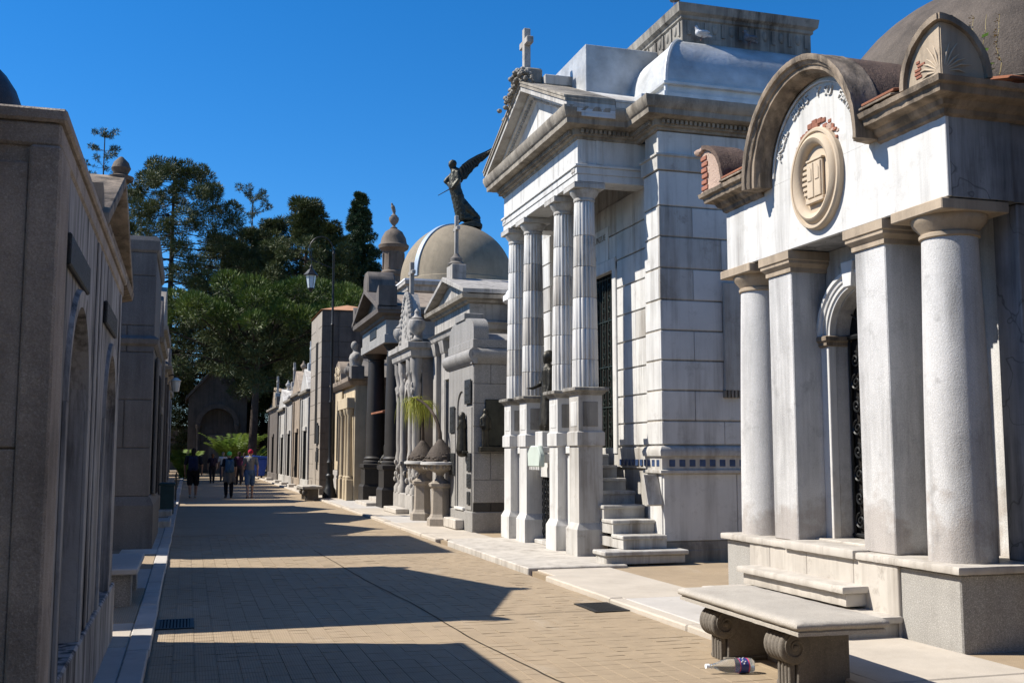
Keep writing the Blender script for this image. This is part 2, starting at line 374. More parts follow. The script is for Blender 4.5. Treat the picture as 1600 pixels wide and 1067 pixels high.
# right pavement
rp = MB().box(4.5,16,-12,96,-.2,.025).build('right_pavement', M['street'], smooth=0); tag(rp, kind='structure')
def child(mb, name, mat, par, bevel=.008): o = mb.build(name, mat, bevel=bevel, rough=.003 if name == 'kerb_stone' and 4 < mb.v[0][1] < 20 else 0); o.parent = par; return o
y = -8.0; rk = random.Random(11)
while y < 95:
    L = rk.uniform(1.2,2.2) if y < 40 else 8
    if not (13.9 < y+L/2 < 18.9): child(MB().box(4.395+rk.uniform(-.008,.008),4.56,y+.006,y+L-.006,-.15,.055+rk.uniform(-.008,.006)), 'kerb_stone', M['slab'], rp, .014)
    y += L
for (x0,x1,y0,y1,z,m) in [(4.57,5.86,-6,6.4,.05,'slab'),(4.57,5.84,6.42,8.25,.052,'slab'),(4.57,5.60,8.27,10.9,.05,'kerb'),(4.57,5.62,10.92,13.95,.046,'slab'),(4.57,5.5,19.3,20.8,.05,'slab'),
        (4.57,5.46,20.85,24.2,.05,'slab'),(4.57,5.7,24.25,27,.045,'kerb'),(4.57,5.7,27.05,31,.045,'slab'),(4.57,5.5,31.05,37,.045,'kerb'),(4.57,5.3,37.05,46,.045,'slab'),(4.57,5.2,46.05,70,.045,'slab')]:
    child(MB().box(x0,x1,y0,y1,-.1,z), 'paving_slab', M[m], rp)
pts = [(4.44,13.98),(5.9,13.98),(5.9,19.2),(4.95,19.2)]+[(4.95-.45*math.sin(a)*1.08, 18.7+.5*math.cos(a)) for a in [PI/2*k/6 for k in range(1,7)]]
child(MB().prism(pts, 'z', -.1, .07), 'marble_slab', M['step'], rp, .012)
# left pavement and kerb
lp = MB().box(-6,-.42,-12,96,-.2,.03).build('left_pavement', M['grout'], smooth=0); tag(lp, kind='structure')
y = -8.0
while y < 95:
    L = rk.uniform(1.0,1.8) if y < 40 else 8
    child(MB().box(-.425,-.25+rk.uniform(-.006,.006),y+.004,y+L-.004,-.15,.055+rk.uniform(-.004,.004)), 'kerb_stone', M['kerb'], lp, .01); y += L
for y0, y1, m in [(5,7.2,'slab'),(7.22,9.4,'kerb'),(9.42,10.7,'slab'),(10.72,13.4,'street'),(13.42,15.6,'kerb'),(15.62,17.9,'street'),(17.92,21,'kerb'),(21.02,26,'slab')]:
    child(MB().box(-1.0,-.43,y0,y1,-.1,.045), 'paving_slab', M[m], lp)
# drains
def drain(x0,x1,y0,y1,label):
    r = thing('drain_grate', ((x0+x1)/2,(y0+y1)/2,0), label, 'drain', 'street drains')
    MB().box(x0,x1,y0,y1,-.02,.004).build('pit', M['dark'], r, smooth=0)
    f = MB().box(x0-.02,x0+.015,y0-.02,y1+.02,-.01,.012).box(x1-.015,x1+.02,y0-.02,y1+.02,-.01,.012).box(x0+.015,x1-.015,y0-.02,y0+.015,-.01,.012).box(x0+.015,x1-.015,y1-.015,y1+.02,-.01,.012)
    f.build('frame', M['iron'], r, smooth=0)
    n = 9
    for k in range(n):
        x = x0+.03+(x1-x0-.06)*k/(n-1)
        MB().box(x-.009,x+.009,y0+.015,y1-.015,-.005,.011).build('bar', M['iron'], r, smooth=0)
drain(4.02,4.36,10.35,10.95,'black iron drain grate beside the right kerb near the bench')
drain(-.22,.08,10.5,11.05,'dark iron drain grate beside the left marble kerb in shade')

# ================================================================ arched white tomb in the right foreground
YC = 9.15
B = thing('arched_tomb', (6.5,YC,0), 'white plastered tomb with round arched gable, oval medallion and two columns', 'tomb')
MB().box(5.9,10.6,7.23,11.08,0,.64).build('plinth', M['plinth'], B, .012)
for a_, b_ in ((7.98,8.62),(8.625,9.4),(9.405,10.1),(10.105,10.52)): MB().box(5.87,5.905,a_,b_,.03,.645).build('plinth_panel', M['step'], B, .006)
for y0, y1, dz, dx in [(7.17,8.55,0,0),(8.556,9.78,.018,.02),(9.786,11.14,0,0)]:
    MB().box(5.84-dx,6.95,y0,y1,.646,.71+dz).build('lid_slab', M['step'], B, .018, seg=2, rough=.0025)
MB().box(6.95,10.66,7.17,11.14,.646,.70).build('lid_slab', M['granite'], B, .01)
MB().box(5.60,5.90,8.40,10.34,.36,.425).box(5.66,5.885,8.44,10.30,.24,.359).build('step', M['step'], B, .022, seg=2, rough=.0025)
MB().box(5.22,5.90,7.96,10.4,.16,.22).box(5.28,5.885,8.0,10.36,.04,.159).build('step', M['step'], B, .02, seg=2, rough=.0025)
def bcol(yc):
    prof = []
    for k in range(13):
        t = k/12; prof.append((.275-.045*t**1.6, .71+2.72*t))
    c = MB().lathe(prof, 6.24, yc, 48).build('column', M['greywhite'], B)
    cap = MB().lathe([(.232,3.43),(.25,3.44),(.25,3.47),(.235,3.48),(.245,3.50),(.30,3.56),(.315,3.60),(.315,3.618)], 6.24, yc, 40)
    cap.build('capital', M['cream'], B, parent=c)
    MB().box(5.90,6.58,yc-.34,yc+.34,3.618,3.715).build('abacus', M['cream'], B, .008, parent=c)
for yc in (7.60,10.78): bcol(yc)
for yc in (8.40,9.98):
    p = MB().box(6.0,6.42,yc-.23,yc+.23,.71,3.52).build('pier', M['greywhite'], B, .01)
    MB().ring([(.0,3.50),(.02,3.50),(.02,3.545),(.035,3.56),(.06,3.585),(.06,3.615),(.075,3.625),(.075,3.712),(0,3.712)], 6.0,6.43,yc-.23,yc+.23).build('pier_cap', M['cream'], B, parent=p)
# frieze block and tympanum
MB().box(5.96,6.0,7.25,11.05,3.722,4.47).build('frieze', M['white'], B, .006); MB().box(6.0,6.62,7.252,11.048,3.724,4.469).build('frieze_side', M['grimy_shade'], B, smooth=0)  # side greyer than the front: grime, and its shade painted in
tp = [(YC-.93*math.cos(PI*k/32), 4.47+.93*math.sin(PI*k/32)) for k in range(33)]
MB().prism(tp, 'x', 5.962, 6.5).build('tympanum', M['white'], B, smooth=0)
lip = MB().arcsweep([(.80,5.955),(.80,5.94),(.815,5.935),(.815,5.958)], YC, 4.5, R(3), R(177), 40); lip.build('tympanum_band', M['white'], B)
# archivolt, deep and moulded, and the barrel roof behind it
MB().arcsweep([(.865,5.97),(.85,5.93),(.87,5.88),(.875,5.82),(.90,5.79),(.905,5.76),(.945,5.755),(.95,5.735),(.985,5.715),(.99,5.695),(1.02,5.685),(1.045,5.69),(1.05,5.99),(.93,6.0)], YC, 4.50, R(-3), R(183), 44).build('archivolt', M['oldstone'], B, rough=.0045)
MB().arcsweep([(.95,5.99),(1.045,5.992),(1.035,8.4),(.95,8.4)], YC, 4.5, 0, PI, 36).build('barrel_roof', M['mossroof'], B)
# side and body walls
MB().archwall(6.42,6.64,8.17,10.21,.71,3.72,YC,.46,2.80).build('porch_back_wall', M['greywhite'], B, smooth=0)
MB().box(6.86,7.1,7.3,8.3,.71,3.72).build('bay_wall', M['greywhite'], B, smooth=0); MB().box(6.86,7.1,10.0,11.0,.71,3.72).build('bay_wall', M['greywhite'], B, smooth=0)
MB().box(6.64,6.9,8.2,8.3,.71,3.72).build('porch_return', M['greywhite'], B, smooth=0); MB().box(6.64,6.9,10.08,10.2,.71,3.72).build('porch_return', M['greywhite'], B, smooth=0)
MB().box(7.1,10.5,7.3,7.6,.70,4.47).box(7.1,10.5,10.7,11.0,.70,4.47).box(10.2,10.5,7.6,10.7,.70,4.47).build('wall', M['grimy_shade'], B, smooth=0)
MB().box(6.62,7.1,7.27,11.03,3.722,4.47).box(7.1,10.5,7.27,11.03,4.2,4.47).build('upper_wall', M['grimy_shade'], B, smooth=0)
MB().box(6.68,6.859,7.29,7.58,.71,3.715).build('corner_pilaster', M['grimy_shade'], B, .01)
MB().box(6.68,6.859,10.72,11.01,.71,3.715).build('corner_pilaster', M['grimy_shade'], B, .01)
# door surround
MB().arcsweep([(.46,6.43),(.46,6.35),(.485,6.345),(.49,6.33),(.53,6.33),(.535,6.315),(.565,6.31),(.58,6.29),(.615,6.29),(.625,6.43)], YC, 2.82, 0, PI, 30).build('door_arch', M['white'], B)
for s in (-1,1):
    a, b = sorted((YC+s*.46, YC+s*.60)); MB().box(6.33,6.421,a,b,.72,2.72).build('door_jamb', M['white'], B, .006)
    a, b = sorted((YC+s*.445, YC+s*.66)); MB().ring([(-.03,2.70),(0,2.72),(.0,2.75),(.02,2.77),(.02,2.81),(0,2.82)], 6.30,6.60,a,b).build('impost', M['oldstone'], B)
k0 = MB().prism([(YC-.07,3.26),(YC+.07,3.26),(YC+.10,3.52),(YC-.10,3.52)], 'x', 6.26, 6.42).build('keystone', M['white'], B, .008)
MB().box(6.2,6.7,YC-.62,YC+.62,.71,.745).build('threshold', M['step'], B, .008)
# wrought iron door
DX = 6.56
D = MB().box(DX+.03,DX+.05,YC-.46,YC+.46,.745,3.30).build('door', M['dark'], B, smooth=0)
def spiral(c, r0, turns, sgn, a0=0, n=26):
    return [(DX, c[0]+sgn*r0*(1-k/n*.85)*math.cos(a0+2*PI*turns*k/n), c[1]+r0*(1-k/n*.85)*math.sin(a0+2*PI*turns*k/n)) for k in range(n+1)]
sc = MB()
for s in (-1,1):
    for k in range(8):
        z = .92+k*.235; yb = YC+s*.33
        sc.tube(spiral((yb,z),.085,1.6,s*(1 if k%2 else -1),PI/2), .012, 5)
        sc.tube(spiral((YC+s*.14,z+.1),.07,1.5,-s,PI/2), .011, 5)
        sc.tube([(DX,yb-s*.06,z),(DX,YC+s*.22,z+.1),(DX,YC+s*.10,z+.16)], .010, 5)
    sc.tube([(DX,YC+s*.43,.745),(DX,YC+s*.43,2.8)], .016, 6).tube([(DX,YC+s*.02,.745),(DX,YC+s*.02,2.8)], .016, 6)
sc.tube([(DX-.005,YC-.455,2.80),(DX-.005,YC+.455,2.80)], .028, 6).tube([(DX,YC-.455,.78),(DX,YC+.455,.78)], .02, 6)
for k in range(1,6):
    a = PI*k/6; sc.tube([(DX,YC,2.82),(DX,YC-.22*math.cos(a),2.82+.22*math.sin(a)),(DX,YC-.43*math.cos(a),2.82+.43*math.sin(a))], .012, 5)
sc.build('scrollwork', M['iron'], B, parent=D)
# cornices (left and right of the arch, mitred round the corners)
cp = [(0,4.40),(.03,4.42),(.04,4.46),(.08,4.48),(.10,4.52),(.19,4.545),(.20,4.60),(.235,4.615),(.245,4.66),(0,4.675)]
MB().sweep([(5.962,8.12),(5.962,7.251),(10.5,7.251)], cp).build('cornice', M['oldstone'], B, smooth=35, rough=.0055)
MB().sweep([(10.5,11.049),(5.962,11.049),(5.962,10.18)], cp).build('cornice', M['oldstone'], B, smooth=35, rough=.0055)
MB().box(5.97,10.5,7.25,11.05,4.472,4.60).build('roof_slab', M['mossroof'], B, smooth=0)
# clay tile gutters on the front cornice
for y0, y1 in ((7.62,8.08),(10.2,10.75)):
    for (x0,x1,z0,z1,m) in [(5.71,5.98,4.678,4.70,'oldstone'),(5.74,6.0,4.72,4.745,'redtile')]:
        MB().prism([(x0,z0),(x1,z0+.05),(x1,z1+.05),(x0,z1)], 'y', y0, y1).build('clay_tile', M[m], B, .004)
    MB().box(5.80,6.0,y0,y1,4.676,4.73).build('gutter', M['dark'], B, smooth=0)
# corner horns: quarter rounds on both faces
def quarter(c, r, s, n=14): return [(c[0],c[1])]+[(c[0]+s*r*math.sin(PI/2*k/n), c[1]+r*math.cos(PI/2*k/n)) for k in range(n+1)]
def rim(c, r, s, n=16):
    o = [(c[0]+s*r*math.sin(PI/2*k/n), c[1]+r*math.cos(PI/2*k/n)) for k in range(n+1)]
    return o+[(c[0]+s*(r+.05)*math.sin(PI/2*k/n), c[1]+(r+.05)*math.cos(PI/2*k/n)) for k in range(n,-1,-1)]
hz = 4.677
hn = MB().prism(quarter((7.06,hz),.44,1), 'x', 5.78, 6.1).prism(quarter((5.79,hz),.44,1), 'y', 7.05, 7.4).build('corner_horn', M['cream'], B, smooth=0)
MB().prism(rim((7.03,hz),.45,1), 'x', 5.735, 5.90).build('horn_rim', M['oldstone'], B, parent=hn, smooth=40, rough=.004)
MB().prism(rim((5.75,hz),.45,1), 'y', 7.01, 7.17).build('horn_rim', M['oldstone'], B, parent=hn, smooth=40, rough=.004)
lf = MB(); rr = random.Random(5)     # fan relief on both faces of the horn
for k in range(6):
    a = PI/2*(k+.5)/6; r1 = .25+.04*math.sin(k*2.1)
    lf.tube([(5.782,7.075+.05*math.sin(a),hz+.03+.05*math.cos(a)),(5.770,7.075+.6*r1*math.sin(a),hz+.03+.6*r1*math.cos(a)),(5.782,7.075+r1*math.sin(a+.12),hz+.03+r1*math.cos(a+.12))], [.004,.008,.003], 6)
    lf.tube([(5.81+.05*math.sin(a),7.052,hz+.03+.05*math.cos(a)),(5.81+.6*r1*math.sin(a),7.040,hz+.03+.6*r1*math.cos(a)),(5.81+r1*math.sin(a+.12),7.052,hz+.03+r1*math.cos(a+.12))], [.004,.008,.003], 6)
lf.build('horn_relief', M['creamlight'], B, parent=hn)['kind'] = 'stuff'
for k in range(5):
    MB().box(5.772,5.79,7.24+rr.uniform(0,.07),7.30+rr.uniform(0,.08),hz+.05+.032*k,hz+.075+.032*k).build('brick', M['brick'], B, parent=hn, bevel=.004)
# broken far horn with bricks showing
jag = [(11.24,hz),(11.22,hz+.16),(11.28,hz+.28),(11.25,hz+.40),(11.33,hz+.50),(11.22,hz+.545)]+[(11.25-.53*math.sin(PI/2*k/10), hz+.53*math.cos(PI/2*k/10)) for k in range(1,11)]
fh = MB().prism(jag, 'x', 5.78, 6.1).build('broken_horn', M['mortar'], B, smooth=0, rough=.009)
MB().prism(rim((11.28,hz),.52,-1)[1:-1], 'x', 5.74, 6.15).build('horn_rim', M['mossroof'], B, parent=fh, smooth=40, rough=.009)
MB().box(5.74,6.1,11.22,11.42,hz+.49,hz+.56).build('horn_crown', M['mortar'], B, .02, parent=fh, rough=.009)
for k in range(6):
    MB().box(5.765,6.0,11.14+.02*(k%2),11.275+.02*(k%2)+rr.uniform(-.01,.02),hz+.03+.072*k,hz+.083+.072*k).build('brick', M['brick'], B, .006, parent=fh)
MB().box(5.775,5.98,11.20,11.34,hz-.02,hz+.03).build('broken_mortar', M['mortar'], B, .015, parent=fh)
# dome
dm = [(1.98,4.6),(1.98,4.74),(1.90,4.78),(1.90,5.02),(1.93,5.04)]+[(1.90*math.cos(PI/2*k/14), 5.06+1.55*math.sin(PI/2*k/14)) for k in range(15)]
MB().lathe(dm, 8.42, YC, 56).build('dome', M['darkroof'], B)
for y0 in (7.5,):
    for k in range(9):
        x = 6.45+k*.30; MB().prism([(7.02,4.70),(7.5,4.83),(7.5,4.86),(7.02,4.73)], 'x', x, x+.285).build('clay_tile', M['redtile'], B, .006)
# medallion
ME = MB(); n = 48; pr = [(-.115,-.05),(-.115,.035),(-.09,.075),(-.05,.095),(-.015,.075),(0,.045),(.012,.045),(.02,.065),(.045,.065),(.06,.045),(.06,-.02)]
cy, cz, ay, az = YC-.03, 4.335, .375, .455
vs = []
for i in range(n):
    a = 2*PI*i/n
    for o, h in pr: vs.append((5.955-h, cy+(ay+o)*math.cos(a), cz+(az+o)*math.sin(a)))
m = len(pr); ME.add(vs, [(i*m+k, ((i+1)%n)*m+k, ((i+1)%n)*m+k+1, i*m+k+1) for i in range(n) for k in range(m-1)])
med = ME.build('medallion_rim', M['creamlight'], B)
MB().prism([(cy+(ay-.09)*math.cos(2*PI*k/40), cz+(az-.09)*math.sin(2*PI*k/40)) for k in range(40)], 'x', 5.945, 5.966).build('medallion_disc', M['creamlight'], B, parent=med, smooth=0)
MB().box(5.905,5.944,cy-.13,cy+.13,cz-.20,cz+.18).build('book_relief', M['creamlight'], B, .012, parent=med)
MB().box(5.895,5.944,cy-.155,cy+.155,cz-.245,cz-.20).build('book_base', M['creamlight'], B, .006, parent=med)
MB().box(5.898,5.944,cy-.14,cy+.14,cz+.18,cz+.205).build('book_head', M['creamlight'], B, .006, parent=med)
for s_ in (-1,1):
    a, b = sorted((cy+s_*.010, cy+s_*.118)); MB().box(5.893,5.91,a,b,cz-.19,cz+.165).build('book_leaf', M['creamlight'], B, .006, parent=med)
    a, b = sorted((cy+s_*.030, cy+s_*.098)); MB().prism([(a,cz-.02),(b,cz-.02),(b,cz+.10),((a+b)/2,cz+.14),(a,cz+.10)], 'x', 5.885, 5.894).build('book_panel', M['creamlight'], B, .004, parent=med)
for k in range(6):
    MB().box(5.925,5.946,cy+.15,cy+.26-.012*abs(k-2.5),cz-.14+.055*k,cz-.105+.055*k).build('tablet', M['creamlight'], B, .005, parent=med)
# lost plaster above the medallion: bricks in a ragged hollow
for k in range(26):
    a = R(38)+R(104)*k/25; rad = .50+rr.uniform(-.02,.05)
    y, z = cy-(rad-.07)*math.cos(a), cz+(rad+.03)*math.sin(a)+.02
    s = rr.uniform(.02,.045); nm = M['brick'] if rr.random() < .55 else M['mortar']
    MB().box(5.962-rr.uniform(.006,.022),5.99,y-s,y+s,z-s*.7,z+s*.7).build('brick' if nm is M['brick'] else 'broken_mortar', nm, B, .006)
# inscription round the tympanum
txt = 'ANGEL  BLAIS  Y SU  FAMILIA'; n = len(txt)
for k, ch in enumerate(txt):
    if ch == ' ': continue
    vs, fs = letters(ch, .135, .012); a = R(17)+R(146)*(k+.5)/n
    # reader stands at -x: text runs from +y to -y
    ca, sa = math.cos(a), math.sin(a); yy, zz = YC+.685*ca, 4.49+.685*sa
    out = []
    for v in vs:
        ty, tz = -v.x, v.y                                  # local upright frame
        rot = a-PI/2
        out.append((5.955-v.z, yy+ty*math.cos(rot)-tz*math.sin(rot), zz+ty*math.sin(rot)+tz*math.cos(rot)))
    MB().add(out, fs).build('letter', M['white'], B, smooth=0)
# weeds on the tomb roof
lfm = leafmat('weed_leaf', (.12,.24,.05), (.22,.34,.08), 4, .3); dry = plain('dry_weed', (.30,.24,.12), .9, 0, .3, 20)
def weed(x, y, z, h, label, green):
    r = thing('weed', (x,y,z), label, 'weed', 'weeds growing on the tomb roof'); q = random.Random(x*100)
    sp = [(x+.02*math.sin(k)+.004*k, y+.015*math.cos(k*1.7), z+h*k/8) for k in range(9)]
    MB().tube(sp, [.006*(1-.07*k) for k in range(9)], 5).build('stem', dry, r)
    mb = MB()
    for k in range(18 if green else 46):
        t = q.uniform(.05,.62) if green else q.uniform(.2,1); a = q.uniform(0,2*PI); L = q.uniform(.05,.10) if green else q.uniform(.015,.035)
        p = Vector((x+.02*math.sin(8*t), y, z+h*t)); d = Vector((math.cos(a),math.sin(a),q.uniform(-.2,.6))).normalized(); s = d.cross(Vector((0,0,1))).normalized()*L*.32
        mb.add([p, p+d*L*.5+s, p+d*L, p+d*L*.5-s], [(0,1,2,3)])
    mb.build('leaves', lfm if green else dry, r, smooth=0)
weed(6.52,7.40,4.84,.58,'leafy green weed sprouting from the dome edge of the arched tomb',True)
weed(6.40,7.42,4.83,.56,'thin dry weed stalk left of the green weed on the tomb roof',False)
weed(6.68,7.42,4.85,.60,'dry weed stalk at the right picture edge on the tomb roof',False)
# ================================================================ temple mausoleum (white marble portico)
YU = 17.35
U = thing('temple_mausoleum', (8.5,YU,0), 'white marble temple mausoleum with four fluted columns, pediment and cross', 'mausoleum')
X0, Y0, Y1, XB = 6.69, 14.5, 20.2, 12.2
MB().box(X0-.03,XB,Y0-.03,Y1+.03,0,.20).build('base_course', M['soffit'], U, .01)
MB().box(7.01,XB-.03,Y0+.03,Y1-.03,.20,6.5).box(X0+.03,7.01,Y0+.03,15.04,.2,6.5).box(X0+.03,7.01,19.63,Y1-.03,.2,6.5).box(6.90,7.01,15.04,16.7,.2,6.5).box(6.9,7.01,18.0,19.63,.2,6.5).box(6.9,7.01,16.7,18.0,4.75,6.5).box(6.9,7.01,16.7,18.0,.2,1.59).build('wall', M['marble2'], U, smooth=0)
MB().ring([(.02,.20),(.02,.24),(0,.30),(0,.32)], X0,XB,Y0,Y1).build('base_moulding', M['soffit'], U)
ur = random.Random(21)
def mblock(x0,x1,y0,y1,z0,z1,m=None,bv=.006): return MB().box(x0,x1,y0,y1,z0,z1).build('marble_block', m or M['marble' if ur.random()<.86 else 'marble2'], U, bv)
# side wall facing the gap: plinth panel, tile band, courses
mblock(X0+.02,7.9,Y0,Y0+.05,.33,1.30); mblock(7.91,9.4,Y0,Y0+.05,.33,1.30); mblock(X0,X0+.05,Y0+.05,15.05,.33,1.30)
MB().ring([(.0,1.30),(.05,1.32),(.05,1.36),(.015,1.37),(.015,1.56),(.05,1.57),(.06,1.64),(.03,1.70),(.0,1.72)], X0,XB,Y0,15.05).build('tile_band', M['marble2'], U)
for k in range(16):
    x = X0+.10+k*.165; MB().box(x,x+.095,Y0-.022,Y0+.0,1.415,1.515).build('glazed_tile', M['bluetile'], U, .004)
for k in range(3):
    y = Y0+.08+k*.165; MB().box(X0-.022,X0,y,y+.095,1.415,1.515).build('glazed_tile', M['bluetile'], U, .004)
zs = [1.73,2.09,2.54,2.99,3.44,3.90,4.38,4.86,5.33,5.88]
for i, (a, b) in enumerate(zip(zs[:-1], zs[1:])):
    x = X0; off = 0 if i%2 else .48
    cuts = [X0]+[X0+off+.55+.95*k for k in range(0,5)]
    cuts = [c for c in cuts if c < XB]+[XB]
    for c0, c1 in zip(cuts[:-1], cuts[1:]): mblock(c0+(.0 if c0 == X0 else .004),c1-.004,Y0,Y0+.05,a+.013,b-.013)
    MB().box(X0+.012,XB,Y0+.012,Y0+.04,b-.016,b+.016).build('joint_groove', M['soffit'], U, smooth=0)
    mblock(X0,X0+.05,Y0+.052,15.05,a+.013,b-.013)                     # corner pilaster face
    MB().box(X0+.012,X0+.04,Y0+.04,15.04,b-.016,b+.016).build('joint_groove', M['soffit'], U, smooth=0)
    for y0, y1 in ((15.055,15.85),(15.858,16.62),(18.08,18.85),(18.858,19.60)):
        if b < 5.4 or True: mblock(6.87,6.92,y0,y1,a+.012,b-.012)
    if a > 4.7: mblock(6.87,6.92,16.628,18.072,a+.012,b-.012)
    mblock(X0,X0+.05,19.62,Y1,a+.012,b-.012)
MB().box(6.86,6.95,15.05,19.6,1.37,1.70).build('tile_band', M['marble2'], U, .01)
for k in range(9): MB().box(6.84,6.862,15.1+k*.165,15.195+k*.165,1.415,1.515).build('glazed_tile', M['bluetile'], U, .004)
mblock(X0,X0+.05,Y0+.0,15.05,5.90,6.10); mblock(X0,XB,Y0-.002,Y0+.05,6.13,6.48)
for k in range(5): MB().box(X0+.55+k*.95,X0+.556+k*.95,Y0-.0035,Y0,6.14,6.47).build('joint_groove', M['soffit'], U, smooth=0)
MB().sweep([(6.88,15.05),(X0,15.05),(X0,Y0),(XB,Y0)], [(0,5.88),(.03,5.885),(.03,6.09),(.055,6.10),(.055,6.13),(0,6.14)]).build('string_course', M['marble2'], U, smooth=20)
# pilaster strip at the far right of the side wall with a little bracket
MB().box(7.72,8.0,Y0-.05,Y0-.001,2.55,4.2).build('window_trim', M['marble2'], U, .01)
for k in range(5): MB().box(7.70+k*.06,7.735+k*.06,Y0-.06,Y0-.001,2.44,2.55).build('bracket', M['soffit'], U, .004)
# door
dr = MB().box(6.97,7.0,16.62,18.08,1.60,4.75).build('door', M['dark'], U, smooth=0)
MB().box(6.84,6.96,16.62,16.78,1.6,4.86).box(6.84,6.96,17.92,18.08,1.6,4.86).box(6.835,6.96,16.62,18.08,4.72,4.93).build('door_frame', M['marble'], U, .01)
ir = MB()
for k in range(9): ir.tube([(6.955,16.85+k*.125,1.65),(6.955,16.85+k*.125,4.7)], .011, 5)
for z in (1.7,2.4,3.1,3.9,4.65): ir.tube([(6.955,16.8,z),(6.955,17.9,z)], .014, 5)
for k in range(14):
    for s in range(4): 
        y = 16.9+.27*s; z = 1.9+k*.2; ir.tube([(6.95,y+.05*math.cos(a),z+.05*math.sin(a)) for a in [2*PI*i/8 for i in range(9)]], .007, 4)
ir.build('iron_grille', M['greeniron'], U, parent=dr)
# name plaque on the wall above the door
pq = MB().box(6.852,6.872,16.95,18.45,4.93,5.52).build('name_plaque', M['marble'], U, .006)
L = MB()
for txt, sz, z in (('MARIANO UNZUE',.155,5.30),('Y',.09,5.15),('FAMILIA',.11,5.0)):
    vs, fs = letters(txt, sz, .004)
    L.add([(6.850-v.z, 17.7-v.x, z+v.y) for v in vs], fs)
L.build('inscription', M['soffit'], U, smooth=0, parent=pq)['kind'] = 'stuff'
# piers, columns
for i, yc in enumerate((15.55,16.52,18.18,19.15)):
    x0, x1, y0, y1 = 5.69,6.08,yc-.205,yc+.205
    p = MB().ring([(.05,.07),(.05,.46),(.03,.50),(0,.56),(0,1.72),(.02,1.725),(.03,1.73),(.03,1.93),(.0,1.95),(0,2.50)], x0,x1,y0,y1).build('pier', M['marble2' if i == 0 else 'marble'], U, smooth=0)
    MB().ring([(.0,2.50),(.03,2.52),(.04,2.545),(.085,2.57),(.085,2.61),(.07,2.62)], x0,x1,y0,y1).build('pier_cap', M['frieze'], U, parent=p)
    MB().box(x0+.07,x1-.07,y0-.008,y0+.004,2.02,2.40).build('sunk_panel', M['frieze'], U, .006, parent=p)
    MB().box(x0-.008,x0+.004,y0+.07,y1-.07,2.02,2.40).build('sunk_panel', M['marble'], U, .006, parent=p)
    c = MB().lathe([(.165,5.55),(.17,5.56),(.17,5.585),(.165,5.60),(.175,5.62),(.22,5.68),(.235,5.715),(.235,5.73)], 5.885, yc, 36)
    c.box(5.63,6.14,yc-.255,yc+.255,5.732,5.80)
    c.ring([(0,5.80),(.02,5.805),(.02,5.82),(0,5.83)], 5.65,6.12,yc-.235,yc+.235)
    col = c.build('column_capital', M['marble2'], U, smooth=30)
    zz = [2.62,3.05,3.53,4.02,4.51,5.0,5.55]
    for a, b in zip(zz[:-1], zz[1:]):
        ra = .205-.045*((a-2.62)/2.93)**1.3; rb = .205-.045*((b-2.62)/2.93)**1.3
        MB().lathe([(ra-.012,a),(ra,a+.008),(rb,b-.008),(rb-.012,b)], 5.885, yc, 128, flute=.02, nfl=18).build('column_drum', M['marble2' if ur.random()<.5 else 'marble'], U, parent=col, smooth=50)
# low walls between paired piers, floor, crypt grille
for y0, y1 in ((15.77,16.30),(18.40,18.93)):
    MB().box(5.84,6.02,y0,y1,.07,1.60).build('low_wall', M['marble'], U, .006)
    MB().box(5.80,6.06,y0-.0,y1+.0,1.602,1.72).build('low_wall_cap', M['marble'], U, .01)
MB().box(5.93,6.66,16.95,19.4,1.48,1.60).build('porch_floor', M['step'], U, .01)
MB().box(5.93,6.0,16.74,17.96,1.2,1.478).build('crypt_lintel', M['marble'], U, .006)
MB().box(5.80,6.02,16.74,17.96,.07,.14).build('crypt_sill', M['marble2'], U, .01)
cg = MB().box(6.02,6.04,16.74,17.96,.14,1.2).build('crypt_recess', M['dark'], U, smooth=0)
ir = MB()
for k in range(8):
    y = 16.82+k*.15; ir.tube([(5.97,y,.14),(5.97,y,1.2)], .009, 5)
    for j in range(8): ir.tube([(5.965,y+.055*math.cos(a),.2+.12*j+.055+.05*math.sin(a)) for a in [2*PI*i/8 for i in range(9)]], .008, 4)
ir.build('crypt_grille', M['iron'], U, parent=cg)
MB().box(6.1,6.66,19.0,19.4,.07,1.47).build('porch_block', M['marble2'], U, smooth=0)
# stairs between the near pier and the wall
MB().box(5.62,6.92,14.14,14.62,.172,.235).box(5.66,6.88,14.18,14.60,.05,.171).build('stair', M['marble2'], U, .012)
stx = [(.24,.43,14.42),(.43,.63,14.80),(.63,.83,15.16),(.83,1.03,15.52),(1.03,1.22,15.88),(1.22,1.42,16.24),(1.42,1.60,16.6)]
for z0, z1, y in stx:
    xr = 6.68 if y > 14.5 else 6.70
    MB().box(6.0 if y < 15.2 else 6.10,xr,y-.03,y+.42,z1-.055,z1).build('stair', M['marble2'], U, .01)
    MB().box(6.02 if y < 15.2 else 6.11,xr,y,17.0,z0,z1-.056).build('stair', M['marble2'], U, smooth=0)
# tilting crypt vent leaning at the wall with an iron grille
vt = MB().prism([(14.50,.86),(14.56,.84),(14.72,1.28),(14.66,1.30)], 'x', 6.45, 6.68).build('vent_leaf', M['marble2'], U, .006)
ir = MB()
for k in range(5): ir.tube([(6.665,14.72+k*.06,.95),(6.665,14.72+k*.06,1.28)], .008, 5)
for k in range(3): ir.tube([(6.665,14.70,1.0+k*.12),(6.665,15.0,1.0+k*.12)], .008, 5)
ir.build('vent_grille', M['iron'], U, parent=vt)
